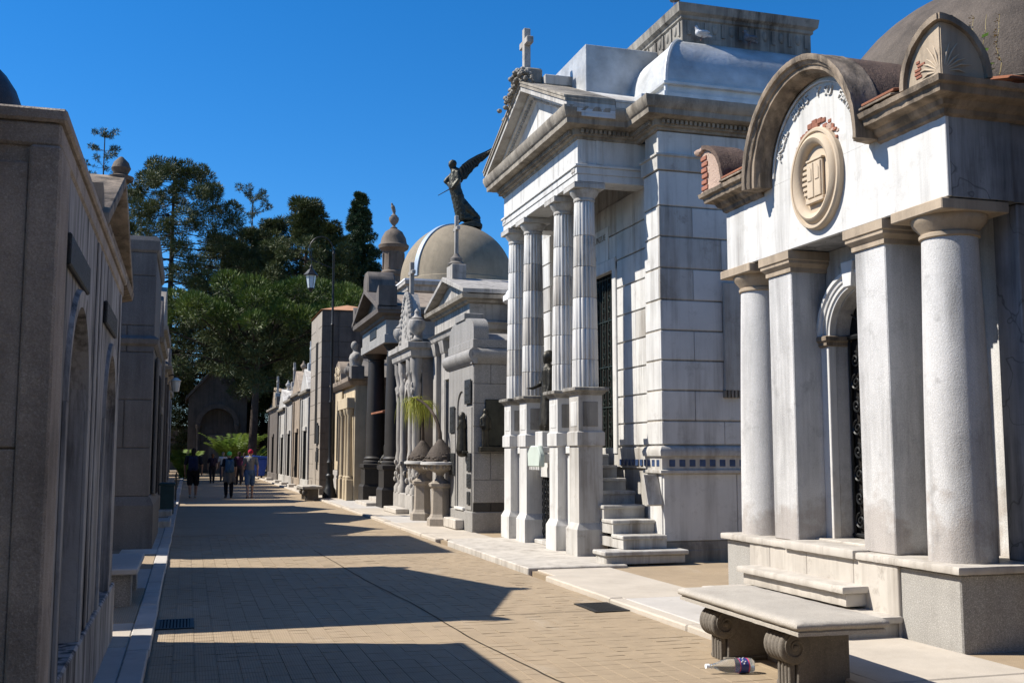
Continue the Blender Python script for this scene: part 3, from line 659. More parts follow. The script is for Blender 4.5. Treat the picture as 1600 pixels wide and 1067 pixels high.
# entablature of the porch
for k, (z0, z1, o) in enumerate([(5.832,5.95,.0),(5.95,6.06,.015),(6.06,6.10,.04)]):
    MB().box(5.68-o,6.1,15.30-o,19.40+o,z0,z1-.001).build('architrave', M['marble'], U, .004)
    MB().box(6.1,6.86,15.30-o,15.70,z0,z1-.001).build('architrave', M['marble'], U, .004); MB().box(6.1,6.86,19.0,19.40+o,z0,z1-.001).build('architrave', M['marble'], U, .004)
MB().box(5.69,6.12,15.31,19.39,6.10,6.52).box(6.12,6.86,15.31,15.7,6.10,6.52).box(6.12,6.86,19.0,19.39,6.10,6.52).build('frieze', M['marble'], U, .004)
MB().box(6.12,6.86,15.7,19.0,6.3,6.36).build('porch_ceiling', M['marble2'], U, smooth=0)
for yy in (15.31,):
    for xx in (5.74,6.0): MB().box(xx,xx+.10,yy-.012,yy+.002,6.12,6.50).build('triglyph', M['marble'], U, .003)
for y in (15.36,19.2):
    MB().box(5.655,5.70,y,y+.16,5.99,6.10).box(5.66,5.70,y+.02,y+.05,5.96,5.99).box(5.66,5.70,y+.10,y+.13,5.96,5.99).build('corner_ornament', M['marble2'], U, .004)
# main cornice carried round porch and body
path = [(XB,Y1),(X0,Y1),(X0,19.39),(5.69,19.39),(5.69,15.31),(X0,15.31),(X0,Y0),(XB,Y0)]
path = path[::-1]; path = [path[0]]+path[1:]
cp = [(-.05,6.49),(.02,6.50),(.03,6.54),(.085,6.55),(.09,6.64),(.27,6.67),(.275,6.75),(.30,6.77),(.32,6.83),(.335,6.86),(.335,6.93),(-.05,6.95)]
MB().sweep(path[::-1], cp).build('cornice', M['soffit'], U, smooth=35, rough=.003, rlen=.12)
den = MB()
def dent(p, q, nx, ny):
    L = math.dist(p,q); k = int(L/.075)
    for i in range(k):
        t = (i+.5)/k; x, y = p[0]+(q[0]-p[0])*t, p[1]+(q[1]-p[1])*t
        den.box(x-.02-.02*abs(nx)+nx*.10,x+.02+.02*abs(nx)+nx*.10,y-.02-.02*abs(ny)+ny*.10,y+.02+.02*abs(ny)+ny*.10,6.575,6.635)
dent((5.69,15.31),(5.69,19.39),-1,0); dent((5.69,15.31),(X0-.1,15.31),0,-1); dent((X0,Y0),(10.4,Y0),0,-1); dent((X0,14.5),(X0,15.2),-1,0)
den.build('dentil_course', M['soffit'], U, smooth=0)['kind'] = 'stuff'
MB().box(5.7,XB,15.0,19.7,6.93,6.96).box(X0,XB,Y0-.2,Y1+.2,6.925,6.956).build('roof_deck', M['zinc'], U, smooth=0)
# pediment
ey = 2.375; zE, zA = 6.955, 7.98; sl = (zA-zE)/ey
MB().prism([(YU-ey+.3,6.955),(YU+ey-.3,6.955),(YU,zA-.13)], 'x', 5.70, 6.0).build('tympanum', M['marble'], U, smooth=0)
MB().box(5.697,5.70,YU-.004,YU+.004,6.98,7.7).build('joint_groove', M['soffit'], U, smooth=0)
def rake(o0, o1, xf, mat, nm):
    for s in (-1,1):
        pts = [(YU+s*(ey),zE+o0),(YU,zA+o0),(YU,zA+o1),(YU+s*(ey),zE+o1)]
        MB().prism(pts, 'x', xf, 6.2).build(nm, M[mat], U, .004)
rake(-.19,-.13,5.64,'marble','raking_cornice'); rake(-.13,-.06,5.56,'marble','raking_cornice'); rake(-.06,.03,5.39,'marble2','raking_cornice'); rake(.03,.09,5.365,'soffit','raking_cornice'); rake(.09,.13,5.35,'soffit','raking_cornice')
for s in (-1,1):
    dn = MB()
    for k in range(28):
        t = (k+.5)/29; y = YU+s*ey*(1-t)*.93; z = zE+(zA-zE)*(1-abs(y-YU)/ey)
        dn.box(5.60,5.64,y-.02,y+.02,z-.185,z-.135)
    dn.build('dentil_course', M['marble2'], U, smooth=0)['kind'] = 'stuff'
    MB().prism([(YU+s*ey,zE+.09),(YU,zA+.09),(YU,zA+.125),(YU+s*ey,zE+.125)], 'x', 6.2, 7.6).build('roof_slab', M['marble2'], U, smooth=0)
    MB().prism([(YU+s*1.6,zE+.35),(YU+s*.35,zE+.93),(YU+s*.35,zE+1.0),(YU+s*1.6,zE+.46)], 'x', 6.3, 7.3).build('roof_slab', M['marble'], U, smooth=0)
MB().prism([(YU-ey+.01,6.952),(YU+ey-.01,6.952),(YU+ey-.01,zE+.088),(YU,zA+.088),(YU-ey+.01,zE+.088)], 'x', 6.21, 7.55).build('gable_core', M['marble2'], U, smooth=0)
# ridge blocks, zinc-covered attic
MB().box(5.75,6.5,YU-.28,YU+.28,zA+.02,zA+.20).build('ridge_block', M['marble2'], U, .015)
MB().box(6.25,8.2,YU-.95,YU+.95,7.5,8.52).build('attic_parapet', M['zinc'], U, .01)
# cove roof
cv = []; x0, x1, y0, y1 = 6.98, 11.6, 14.83, 19.87
prof = [(0,6.95),(0,7.24),(.03,7.24),(.03,7.38)]+[(.03+.62*(1-math.cos(PI/2*k/10)), 7.38+.95*math.sin(PI/2*k/10)) for k in range(1,11)]
MB().ring([(-o,z) for o, z in prof], x0,x1,y0,y1).build('cove_roof', M['zinc'], U, smooth=40)
for (a, b) in (((x0,y0),(1,1)),((x0,y1),(1,-1))):
    MB().tube([(a[0]+b[0]*o,a[1]+b[1]*o,z) for o, z in prof], .035, 6).build('roof_seam', M['zinc'], U)
MB().ring([(.02,7.36),(.04,7.37),(.04,7.41),(.0,7.42)], x0+.01,x1,y0+.01,y1).build('roof_flashing', M['zinc'], U)
MB().box(6.62,6.95,14.95,15.35,6.96,7.22).build('roof_upstand', M['zinc'], U, .01)
# stone crown with carved frieze
ax0, ax1, ay0, ay1 = 7.58,10.0,15.42,19.28
MB().box(ax0,ax1,ay0,ay1,8.15,8.85).build('crown', M['frieze'], U, .006)
MB().ring([(.0,8.72),(.03,8.74),(.03,8.79),(.09,8.83),(.10,8.90),(.11,8.97),(.0,8.98)], ax0,ax1,ay0,ay1).build('crown_cornice', M['frieze'], U, smooth=25)
fr = MB(); q = random.Random(4)
for k in range(15):
    x = ax0+.12+k*.157
    fr.ball((x,ay0,8.60), (.055,.03,.09), 8, 6) if k%2 else fr.box(x-.03,x+.03,ay0-.025,ay0,8.47,8.70)
for k in range(24):
    y = ay0+.1+k*.155
    fr.ball((ax0,y,8.60), (.03,.055,.09), 8, 6) if k%2 else fr.box(ax0-.025,ax0,y-.03,y+.03,8.47,8.70)
fr.build('carved_frieze', M['frieze'], U)['kind'] = 'stuff'
# cross and carved flowers on the apex
MB().box(5.44,5.56,YU-.06,YU+.06,zA+.1,9.06).box(5.438,5.562,YU-.225,YU-.0605,8.74,8.86).box(5.438,5.562,YU+.0605,YU+.225,8.74,8.86).build('cross', M['pale'], U, .01)
fl = MB(); q = random.Random(9)
for k in range(300):
    t = q.random(); y = YU+q.gauss(.16,.22)*(1.0)+(1-t)**2*.55*q.random(); z = zA+.02+.34*t-max(0,abs(y-YU))*sl*1.0; x = 5.42+q.gauss(0,.06)
    r = q.uniform(.03,.06); fl.ball((x,y,max(z,zA-.43*abs(y-YU)+.14)), (r,r*1.1,r*.8), 6, 5)
fl.build('flower_garland', M['frieze'], U)['kind'] = 'stuff'
MB().box(5.45,5.75,YU-.16,YU+.2,zA+.05,zA+.34).build('apex_block', M['frieze'], U, .03)
# bronze woman on a pedestal between the columns
S = thing('bronze_statue', (5.86,17.32,1.6), 'dark bronze woman holding out one hand between the marble columns', 'statue')
MB().box(5.70,6.02,17.14,17.52,1.72,1.98).box(5.66,6.06,17.10,17.56,1.62,1.719).build('pedestal', M['marble'], S, .01)
MB().box(5.76,6.0,17.18,17.46,1.98,2.07).build('base', M['bronze'], S, .01)
cx, cy = 5.88, 17.33
caps = [((cx,cy,2.07),(cx,cy,2.75),.17,.12),((cx,cy,2.75),(cx,cy,3.02),.115,.12),((cx,cy-.02,3.05),(cx,cy+.02,3.05),.10,.10),((cx,cy,3.1),(cx-.01,cy,3.2),.05,.045),
        ((cx-.02,cy,3.26),(.085,.075,.105)),((cx+.02,cy,3.27),(.095,.09,.11)),((cx-.02,cy+.13,3.02),(cx-.07,cy+.17,2.80),.05,.042),((cx-.07,cy+.17,2.80),(cx-.24,cy+.13,2.72),.04,.028),
        ((cx-.24,cy+.13,2.72),(cx-.31,cy+.12,2.72),.026,.018),((cx-.01,cy-.13,3.02),(cx-.03,cy-.16,2.75),.05,.042),((cx-.03,cy-.16,2.75),(cx-.08,cy-.14,2.55),.04,.03)]
for k in range(4): caps.append(((cx-.29,cy+.095+.018*k,2.72),(cx-.36,cy+.09+.022*k,2.715),.010,.008))
for k in range(9): a = 2*PI*k/9; caps.append(((cx+.13*math.cos(a),cy+.13*math.sin(a),2.09),(cx+.08*math.cos(a),cy+.08*math.sin(a),2.75),.045,.03))
caps.append(((cx-.05,cy,3.2),(cx+.08,cy+.02,2.9),.05,.07))
blob('figure', caps, M['bronze'], S, .013, sm=2)
W = thing('stone_drapery', (5.62,17.35,1.3), 'pale green marble drapery slab hung below the bronze statue', 'ornament')
MB().prism([(17.0,1.38),(17.62,1.38),(17.66,1.62),(17.5,1.74),(17.1,1.74),(16.98,1.58)], 'x', 5.60, 5.70).build('slab', stone('green_marble', (.55,.62,.55), (.2,.25,.2), .2, .3, .1, bump=.05), W, .02)
for k in range(6): MB().box(5.61,5.66,17.06+k*.09,17.11+k*.09,1.33,1.385).build('fringe', M['marble'], W, .006)
MB().box(5.69,5.93,17.1,17.55,1.45,1.6).build('corbel', M['marble'], W, .01)
# pigeons on the crown
pm = plain('pigeon_feather', (.10,.11,.13), .7, 0, .5, 12); pw = plain('pale_pigeon_feather', (.45,.46,.48), .7, 0, .3, 12); pb = plain('beak_leg', (.18,.10,.08), .6)
def pigeon(x, y, z, dirx, diry, mat, label):
    r = thing('pigeon', (x,y,z), label, 'pigeon', 'pigeons on the mausoleum roof'); d = Vector((dirx,diry,0)).normalized(); p = Vector((x,y,z))
    P = lambda f, h: p+d*f+Vector((0,0,h)); sdv = Vector((-d.y,d.x,0))
    blob('body', [(P(-.05,.10),P(.05,.125),.055,.06),(P(.06,.14),P(.085,.20),.04,.03),(P(.09,.215),(.03,.03,.03)),(P(-.06,.10),P(-.17,.075),.04,.018)], mat, r, .009, sm=2)
    MB().tube([P(.115,.213),P(.145,.207)], [.009,.002], 5).build('beak', pb, r)
    for s in (-1,1): MB().tube([P(0,.075)+sdv*s*.022, P(.005,0)+sdv*s*.025], .006, 5).build('leg', pb, r)
    for s in (-1,1): MB().ball(tuple(P(-.03,.125)+sdv*s*.048), (.085*abs(d.x)+.02,.085*abs(d.y)+.02,.035), 10, 6).build('wing', mat, r)
pigeon(7.5,15.5,8.98,-.4,.9,pm,'dark pigeon perched on the top corner of the mausoleum crown')
pigeon(7.86,15.28,8.34,-1,.1,pw,'pale grey pigeon on the zinc cove roof below the crown')
pigeon(8.72,15.25,8.34,-1,-.2,pm,'dark pigeon on the zinc cove roof right of the pale pigeon')
# ================================================================ right-hand row beyond the temple
def cross(mb, x, y, z, h, w=None, t=.05):
    w = w or h*.55; mb.box(x-t,x+t,y-t,y+t,z,z+h); mb.box(x-t*.96,x+t*.96,y-w/2,y-t*1.01,z+h*.62,z+h*.62+2*t); mb.box(x-t*.96,x+t*.96,y+t*1.01,y+w/2,z+h*.62,z+h*.62+2*t); return mb
def urn(mb, x, y, z, s, seg=16):
    return mb.lathe([(.5*s,z),(.5*s,z+.12*s),(.28*s,z+.2*s),(.2*s,z+.45*s),(.3*s,z+.55*s),(.62*s,z+.95*s),(.72*s,z+1.3*s),(.66*s,z+1.6*s),(.4*s,z+1.75*s),(.5*s,z+1.8*s),(.25*s,z+2.0*s),(.18*s,z+2.2*s),(.22*s,z+2.35*s),(.05*s,z+2.6*s)], x, y, seg)
# --- grey granite tomb with rolled cornice and stepped gable
G = thing('granite_tomb', (6.5,22,0), 'grey granite tomb with scrolled gable, rolled cornice and bronze plaques', 'tomb')
gx, g0, g1 = 5.50, 20.92, 23.08
MB().box(gx-.03,9,g0-.02,g1+.02,0,.44).build('plinth', M['granite'], G, .012)
MB().box(gx+.03,9,g0+.03,g1-.03,.44,3.42).build('core', M['granite'], G, smooth=0)
gr = random.Random(8)
zc = [.44,.62,1.08,1.62,2.15,2.62,3.02,3.42]
for i, (a, b) in enumerate(zip(zc[:-1], zc[1:])):
    cuts = [gx,6.32,7.4,9] if i%2 else [gx,5.86,6.9,9]
    for c0, c1 in zip(cuts[:-1], cuts[1:]): MB().box(c0+.003,c1-.003,g0,g0+.05,a+.004,b-.004).build('granite_block', M['dkgranite' if i == 0 else 'granite'], G, .006)
MB().archwall(gx,gx+.28,g0+.052,g1,.44,3.42,21.95,.36,2.56).build('front_wall', M['granite'], G, smooth=0)
for y in (21.3,22.6):
    MB().box(gx-.02,gx-.001,y-.28 if y < 22 else y-.2,y+.2,.47,2.55).build('pilaster_face', M['granite'], G, .006)
MB().box(gx+.2,gx+.22,21.6,22.3,.44,2.95).build('door', M['dark'], G, smooth=0)
ir = MB()
for k in range(6): ir.tube([(gx+.17,21.64+.124*k,.44),(gx+.17,21.64+.124*k,2.8)], .012, 5)
for z in (.6,1.2,1.6,2.4): ir.tube([(gx+.17,21.6,z),(gx+.17,22.3,z)], .014, 5)
ir.build('iron_gate', M['greeniron'], G)
MB().box(5.28,gx-.032,21.55,22.6,.06,.26).build('step', M['step'], G, .015); MB().box(gx-.06,gx+.2,21.58,22.32,.442,.50).build('threshold', M['marble'], G, .008)
MB().prism([(gx+.05,3.42),(gx-.02,3.42),(gx-.06,3.47),(gx-.11,3.52),(gx-.14,3.60),(gx-.12,3.69),(gx-.05,3.74),(gx+.05,3.75)], 'y', g0-.12, g1+.12).build('rolled_cornice', M['granite'], G, smooth=50)
MB().prism([(g0+.06,3.42),(g0-.02,3.42),(g0-.06,3.47),(g0-.11,3.52),(g0-.14,3.60),(g0-.12,3.69),(g0-.05,3.74),(g0+.06,3.75)], 'x', gx-.05, 9).build('rolled_cornice', M['granite'], G, smooth=50)
MB().box(gx-.02,9,g0-.01,g1+.01,3.751,3.93).build('attic', M['granite'], G, .008)
def volute(y0,y1,z0,z1):
    m = (y0+y1)/2; h = (y1-y0)/2; L = [(y0,z0)]
    for k in range(9): t = k/8; L.append((y0+h*.72*t*t*.9, z0+.18+(z1-z0-.18)*(1-(1-t)**2)))
    return L+[(2*m-p[0],p[1]) for p in L[::-1]]
MB().prism(volute(g0+.02,g1-.02,3.932,4.42), 'x', gx, gx+.32).build('gable', M['granite'], G, smooth=30)
MB().box(gx-.03,gx+.40,21.62,22.42,4.40,4.55).build('gable_cap', M['granite'], G, .012)
MB().prism([(g0+.06,3.93),(g0+.45,4.08),(g1-.45,4.25),(g1,3.93)], 'x', gx+.35, 9).build('roof', M['granite'], G, smooth=0)
bp_ = plain('plaque_bronze', (.03,.032,.032), .5, .5, .6, 25, .35, .5)
for y0,y1,z0,z1 in [(21.02,21.5,2.62,3.12),(22.42,22.8,2.05,2.62),(22.40,22.84,1.15,1.62),(21.02,21.3,1.25,1.62),(21.04,21.3,.92,1.2),(21.06,21.28,.58,.84)]:
    p = MB().box(gx-.05,gx-.021,y0,y1,z0,z1).build('plaque', bp_, G, .008)
    rl = MB()
    for k in range(3): rl.box(gx-.058,gx-.05,y0+.05,y1-.05,z0+.05+k*(z1-z0-.1)/3,z0+.05+(k+.55)*(z1-z0-.1)/3)
    rl.build('relief', bp_, G, .004, parent=p)
S = thing('bronze_mourner', (5.40,21.45,1.62), 'bronze hooded figure on a bracket by the granite tomb door', 'statue')
cx, cy, z0 = 5.40, 21.45, 1.66
MB().box(5.36,5.478,21.25,21.65,1.60,1.66).build('bracket', M['bronze'], S, .01)
blob('figure', [((cx,cy,z0),(cx,cy,z0+.48),.13,.085),((cx,cy,z0+.48),(cx,cy,z0+.60),.09,.09),((cx,cy,z0+.72),(.07,.07,.085)),((cx-.02,cy,z0+.70),(cx+.03,cy,z0+.5),.07,.09),
    ((cx-.03,cy+.09,z0+.58),(cx-.08,cy+.05,z0+.45),.035,.03),((cx-.08,cy+.05,z0+.45),(cx-.06,cy-.04,z0+.55),.03,.025)], M['bronze'], S, .014, sm=2)
RL = thing('bronze_relief', (5.9,20.88,1.6), 'green bronze relief panel with a standing figure on the granite side wall', 'relief')
MB().box(5.74,6.45,20.885,20.918,1.75,2.70).build('panel', M['verdigris'], RL, .01)
MB().box(5.60,6.5,20.72,20.918,1.64,1.745).build('ledge', M['bronze'], RL, .01)
cx, cy, z0 = 5.72, 20.82, 1.75
blob('figure', [((cx-.03,cy,z0),(cx-.02,cy,z0+.36),.04,.055),((cx+.04,cy,z0),(cx+.02,cy,z0+.36),.04,.055),((cx,cy,z0+.36),(cx,cy,z0+.58),.08,.085),((cx,cy,z0+.70),(.05,.05,.065)),((cx,cy,z0+.6),(cx,cy,z0+.66),.03,.03),
    ((cx-.09,cy,z0+.56),(cx-.10,cy-.02,z0+.40),.03,.026),((cx-.10,cy-.02,z0+.40),(cx-.02,cy-.06,z0+.42),.025,.02),((cx+.09,cy,z0+.56),(cx+.11,cy-.01,z0+.36),.03,.025)], M['bronze'], RL, .012, sm=2)
# --- pale pediment tomb with a cross
P = thing('pale_tomb', (7,25.4,0), 'pale limestone tomb with a pediment and a small cross on a block', 'tomb')
px, p0, p1, pc = 6.05, 23.5, 27.2, 25.35
MB().box(px-.06,9.5,p0,p1,0,.7).build('plinth', M['pale'], P, .015)
MB().box(px+.15,9.5,p0+.05,p1-.05,.7,4.66).build('wall', M['pale'], P, smooth=0)
for y in (p0+.22,p0+1.15,p1-1.15,p1-.22):
    c = MB().box(px,px+.16,y-.17,y+.17,.7,4.1).build('pilaster', M['pale'], P, .01)
    MB().ring([(0,4.1),(.03,4.14),(.05,4.3),(.08,4.42)], px,px+.2,y-.17,y+.17).build('capital', M['pale'], P, parent=c)
MB().box(px+.13,px+.15,pc-.5,pc+.5,.7,3.4).build('door', M['dark'], P, smooth=0)
MB().box(px+.02,px+.16,pc-.66,pc-.5,.7,3.5).box(px+.02,px+.16,pc+.5,pc+.66,.7,3.5).box(px+.01,px+.16,pc-.7,pc+.7,3.42,3.66).build('door_frame', M['pale'], P, .01)
MB().ring([(.0,4.42),(.06,4.46),(.09,4.56),(.14,4.60),(.0,4.66)], px,9.5,p0,p1).build('lower_cornice', M['pale'], P, smooth=25)
MB().box(px+.03,9.5,p0+.05,p1-.05,4.662,5.05).build('attic', M['pale'], P, .01)
MB().ring([(.0,5.04),(.05,5.06),(.07,5.11),(.19,5.14),(.21,5.23),(.0,5.25)], px,9.5,p0,p1).build('cornice', M['soffit'], P, smooth=25)
MB().prism([(p0-.0,5.252),(p1,5.252),(pc,5.78)], 'x', px+.02, px+.3).build('tympanum', M['pale'], P, smooth=0)
for s in (-1,1):
    MB().prism([(pc+s*2.06,5.25),(pc,5.80),(pc,5.92),(pc+s*2.06,5.36)], 'x', px-.2, 9.3).build('raking_cornice', M['pale'], P, .012)
MB().box(px-.02,px+.34,pc-.30,pc+.28,5.7,6.22).build('cross_block', M['pale'], P, .015)
MB().lathe([(.20,6.22),(.22,6.26),(.14,6.32),(.15,6.4),(.09,6.46),(.06,6.52)], px+.16, pc, 16).build('cross_foot', M['slate'], P)
cross(MB(), px+.16, pc, 6.48, 1.0, .42, .045).build('cross', M['pale'], P, .008)
# --- curved side chapel wall with small white dome and dark lantern behind the granite tomb
K = thing('lantern_tomb', (8,24.5,0), 'stone tomb with a white cupola and dark lantern behind the granite tomb', 'tomb')
MB().box(7.1,9.2,21.3,23.4,3.3,5.0).build('wall', M['tan'], K, .01)
MB().lathe([(1.0,5.0),(1.0,5.12)]+[(.95*math.cos(PI/2*k/8),5.12+.40*math.sin(PI/2*k/8)) for k in range(9)], 7.65, 22.6, 28).build('cupola', plain('white_render', (.75,.77,.8), .6, 0, .08, 5), K)
MB().box(7.4,8.3,20.95,21.7,3.3,4.75).build('lantern_pier', M['pale'], K, .02); MB().ring([(0,4.7),(.08,4.75),(.08,4.84),(.0,4.85)], 7.4,8.3,20.95,21.7).build('pier_cornice', M['soffit'], K)
MB().box(7.45,8.25,21.0,21.65,4.85,5.75).build('lantern', M['pale'], K, .02); MB().archband(7.44,7.449,21.32,5.35,0,.17,n=10).box(7.44,7.449,21.15,21.49,5.0,5.35).build('lantern_window', M['dark'], K, smooth=0)
MB().ring([(.0,5.70),(.10,5.76),(.18,5.86),(.18,5.94),(.0,6.0)], 7.45,8.25,21.0,21.65).build('lantern_cornice', M['slate'], K)
MB().box(7.6,8.1,21.1,21.55,6.0,6.3).build('lantern_top', M['zinc'], K, .01); MB().ring([(.12,6.3),(.12,6.34),(-.2,6.58)], 7.6,8.1,21.1,21.55).build('lantern_roof', M['greystone'], K)
# --- ornate sculpted tomb with urns
O = thing('sculpted_tomb', (6.5,28.6,0), 'carved tan stone tomb with caryatid columns, urns and a tall crest', 'tomb')
ox, o0, o1, oc = 5.80, 27.3, 29.9, 28.6
MB().box(ox,8.2,o0+.06,o1,0,4.55).build('wall', M['tan'], O, .02)
MB().box(ox-.25,ox-.001,o0-.05,o1+.05,.0,.55).build('plinth', M['pale'], O, .02)
MB().box(5.2,ox-.26,27.7,29.5,.05,.18).build('step', M['step'], O, .015)
for y in (o0+.2,o0+.75,o1-.75,o1-.2):
    c = MB().lathe([(.16,.55),(.16,.7),(.10,.8),(.09,1.1),(.13,1.5),(.10,1.7),(.11,1.9),(.105,3.0),(.13,3.25),(.15,3.4),(.11,3.5),(.14,3.7),(.17,3.82),(.18,4.1)], ox-.12, y, 16).build('caryatid_column', M['pale'], O)
    q = random.Random(int(y*10)); mb = MB()
    for k in range(16): a = q.uniform(0,2*PI); mb.ball((ox-.12+.13*math.cos(a),y+.13*math.sin(a),q.choice((q.uniform(3.1,4.05),q.uniform(.6,1.4)))), (.05,.05,.07), 6, 5)
    mb.build('carving', M['pale'], O, parent=c)['kind'] = 'stuff'
MB().box(ox-.05,ox-.001,oc-.36,oc+.36,.55,3.1).build('door', M['dark'], O, smooth=0)
MB().archband(ox-.14,ox-.002,oc,3.0,.38,.62,n=14).build('door_arch', M['pale'], O, smooth=0)
MB().sweep([(8.2,o1),(ox-.28,o1),(ox-.28,o0),(8.2,o0)], [(0,4.1),(.04,4.15),(.06,4.3),(.14,4.36),(.14,4.5),(-.3,4.56)]).build('cornice', M['pale'], O, smooth=25)
for y in (o0+.22,o1-.22):
    u = urn(MB(), ox-.12, y, 4.56, .33).build('urn', M['pale'], O)
cr = MB(); q = random.Random(2)
pts = [(o0+.5,4.56)]+[(oc-.8*math.cos(PI*k/12)*(1-.35*math.sin(PI*k/12)), 4.62+1.35*math.sin(PI*k/12)) for k in range(13)]+[(o1-.5,4.56)]
cr.prism(pts, 'x', ox-.2, ox+.1)
crest = cr.build('crest', M['pale'], O, smooth=20)
mb = MB()
for k in range(26):
    a = PI*k/25; mb.ball((ox-.18, oc-.74*math.cos(a)*(1-.3*math.sin(a)), 4.66+1.28*math.sin(a)), (.08,.09,.09), 7, 5)
for k in range(14): mb.ball((ox-.16,oc+q.uniform(-.35,.35),4.7+q.uniform(0,.8)), (.08,.12,.12), 7, 5)
mb.build('crest_carving', M['pale'], O, parent=crest)['kind'] = 'stuff'
cross(MB(), ox-.05, oc, 5.9, .95, .5, .06).build('cross', M['pale'], O, .02)
# --- big domed tomb with winged figure
H = thing('domed_tomb', (9.5,38.5,0), 'tall tomb with a large rough tan dome and blue rib', 'tomb')
dx, dy, dz, dr_ = 9.46, 38.5, 7.98, 2.12
MB().box(7.2,11.8,36.2,40.8,0,7.2).build('wall', M['greystone'], H, .02)
MB().ring([(0,7.2),(.08,7.25),(.1,7.4),(.2,7.45),(.2,7.58),(0,7.6)], 7.2,11.8,36.2,40.8).build('parapet', M['pale'], H, smooth=25)
MB().ring([(.22,7.581),(.22,7.64),(0,7.66)], 7.2,11.8,36.2,40.8).build('parapet_cap', plain('white_cap', (.7,.71,.73), .6, 0, .1, 5), H)
dome_prof = [(dr_+.03,7.6),(dr_+.03,7.95)]+[(dr_*math.cos(PI/2*k/24), dz+dr_*1.02*math.sin(PI/2*k/24)) for k in range(24)]+[(.05,dz+dr_*1.02)]
MB().lathe(dome_prof, dx, dy, 72).build('dome', M['domestone'], H)
for az in (212,32):
    rb = MB(); vs = []
    for k in range(25):
        t = PI/2*k/25.5
        for s in (-1,1):
            for e in (.0,.05):
                a = R(az); rr_ = (dr_+e)*math.cos(t); tx, ty = -math.sin(a), math.cos(a)
                vs.append((dx+rr_*math.cos(a)+s*.095*tx, dy+rr_*math.sin(a)+s*.095*ty, dz+(dr_*1.02+e)*math.sin(t)))
    rb.add(vs, [(4*k+a_,4*k+b_,4*k+4+b_,4*k+4+a_) for k in range(24) for a_, b_ in ((0,1),(1,3),(3,2),(2,0))])
    rb.build('rib', M['bluepaint'], H)
# angel
A = thing('winged_statue', (dx+.7,dy,dz+dr_*1.02), 'dark bronze winged figure leaning forward on top of the tan dome', 'statue')
px_ = .0240
def AP(u, v, d=0): return (dx+.70+(u-745)*px_, dy+d, dz+dr_*1.02-.10+(352-v)*px_)
MB().prism([AP(712,351)[::2],AP(752,352)[::2],AP(752,346)[::2],AP(738,342)[::2],AP(722,346)[::2]], 'y', dy-.45, dy+.45).build('base', M['verdigris'], A, .03)
rock = [(AP(746,350),AP(745,338),.22,.20),(AP(745,338,.1),AP(738,330,.05),.2,.14),(AP(735,348),AP(748,346),.18,.2)]
blob('rock', rock, M['bronze'], A, .04, sm=2, amp=.08)
body = [(AP(713,262),AP(711,285),.20,.24),(AP(711,285),AP(716,300),.23,.24),(AP(716,300),AP(722,330),.25,.22),(AP(719,305,.1),AP(736,325,.1),.22,.24),(AP(725,315),AP(748,333),.22,.14),
        (AP(716,300,-.12),AP(724,336,-.12),.16,.13),(AP(711,290),AP(719,334),.17,.15),(AP(730,335),AP(744,334),.18,.12),
        (AP(709,262),AP(707,256),.09,.08),(AP(706,250),(.13,.12,.16)),(AP(708,248),(.16,.14,.14)),(AP(703,252),AP(701.5,252),.03,.02),
        (AP(714,264,-.22),AP(715,277,-.26),.085,.075),(AP(715,277,-.26),AP(707,287,-.22),.075,.055),(AP(707,287,-.22),AP(704,291,-.2),.05,.03),
        (AP(710,263,.2),AP(699,275,.25),.10,.09),(AP(699,275,.25),AP(704,283,.15),.08,.05),
        (AP(722,333,-.1),AP(720,340,-.1),.07,.055),(AP(720,340,-.1),AP(713,349,-.1),.05,.035),(AP(713,349,-.1),AP(711,350.5,-.1),.035,.02),(AP(735,335),AP(743,345),.12,.12)]
blob('figure', body, M['verdigris'], A, .035, sm=2, amp=.05)
MB().tube([AP(704,290,-.2),AP(682,304,-.25)], [.022,.012], 6).build('staff', M['bronze'], A)
for s, d0 in ((-1,-.18),(1,.18)):
    out = [(714,263),(720,252),(730,244),(742,237),(755,231),(766,225),(768,226),(764,233),(757,241),(751,247),(746,249),(744,255),(738,258),(735,264),(731,268),(727,275),(722,276),(717,270)]
    k = 1 if s < 0 else .93
    pts = [AP(714+(u-714)*k,263+(v-263)*k) for u, v in out]; n = len(pts); vs = []
    for e in (0,.07):
        for (x, y, z) in pts: vs.append((x, dy+d0+s*(e+.35*(x-pts[0][0])), z))
    wg = MB().add(vs, [tuple(range(n)), tuple(range(n,2*n))]+[(i,(i+1)%n,n+(i+1)%n,n+i) for i in range(n)]).build('wing', M['bronze'], A, smooth=30)
    fe = MB()
    for i in range(12):
        t = i/11; a = AP(718+40*t*k, 256-22*t*k); b = AP(722+42*t*k, 276-46*t*k)
        fe.tube([(a[0],dy+d0+s*(.03+.35*(a[0]-pts[0][0]))-.05,a[2]),(b[0],dy+d0+s*(.03+.35*(b[0]-pts[0][0]))-.05,b[2])], [.05,.03], 6)
    fe.build('feathers', M['bronze'], A, parent=wg)
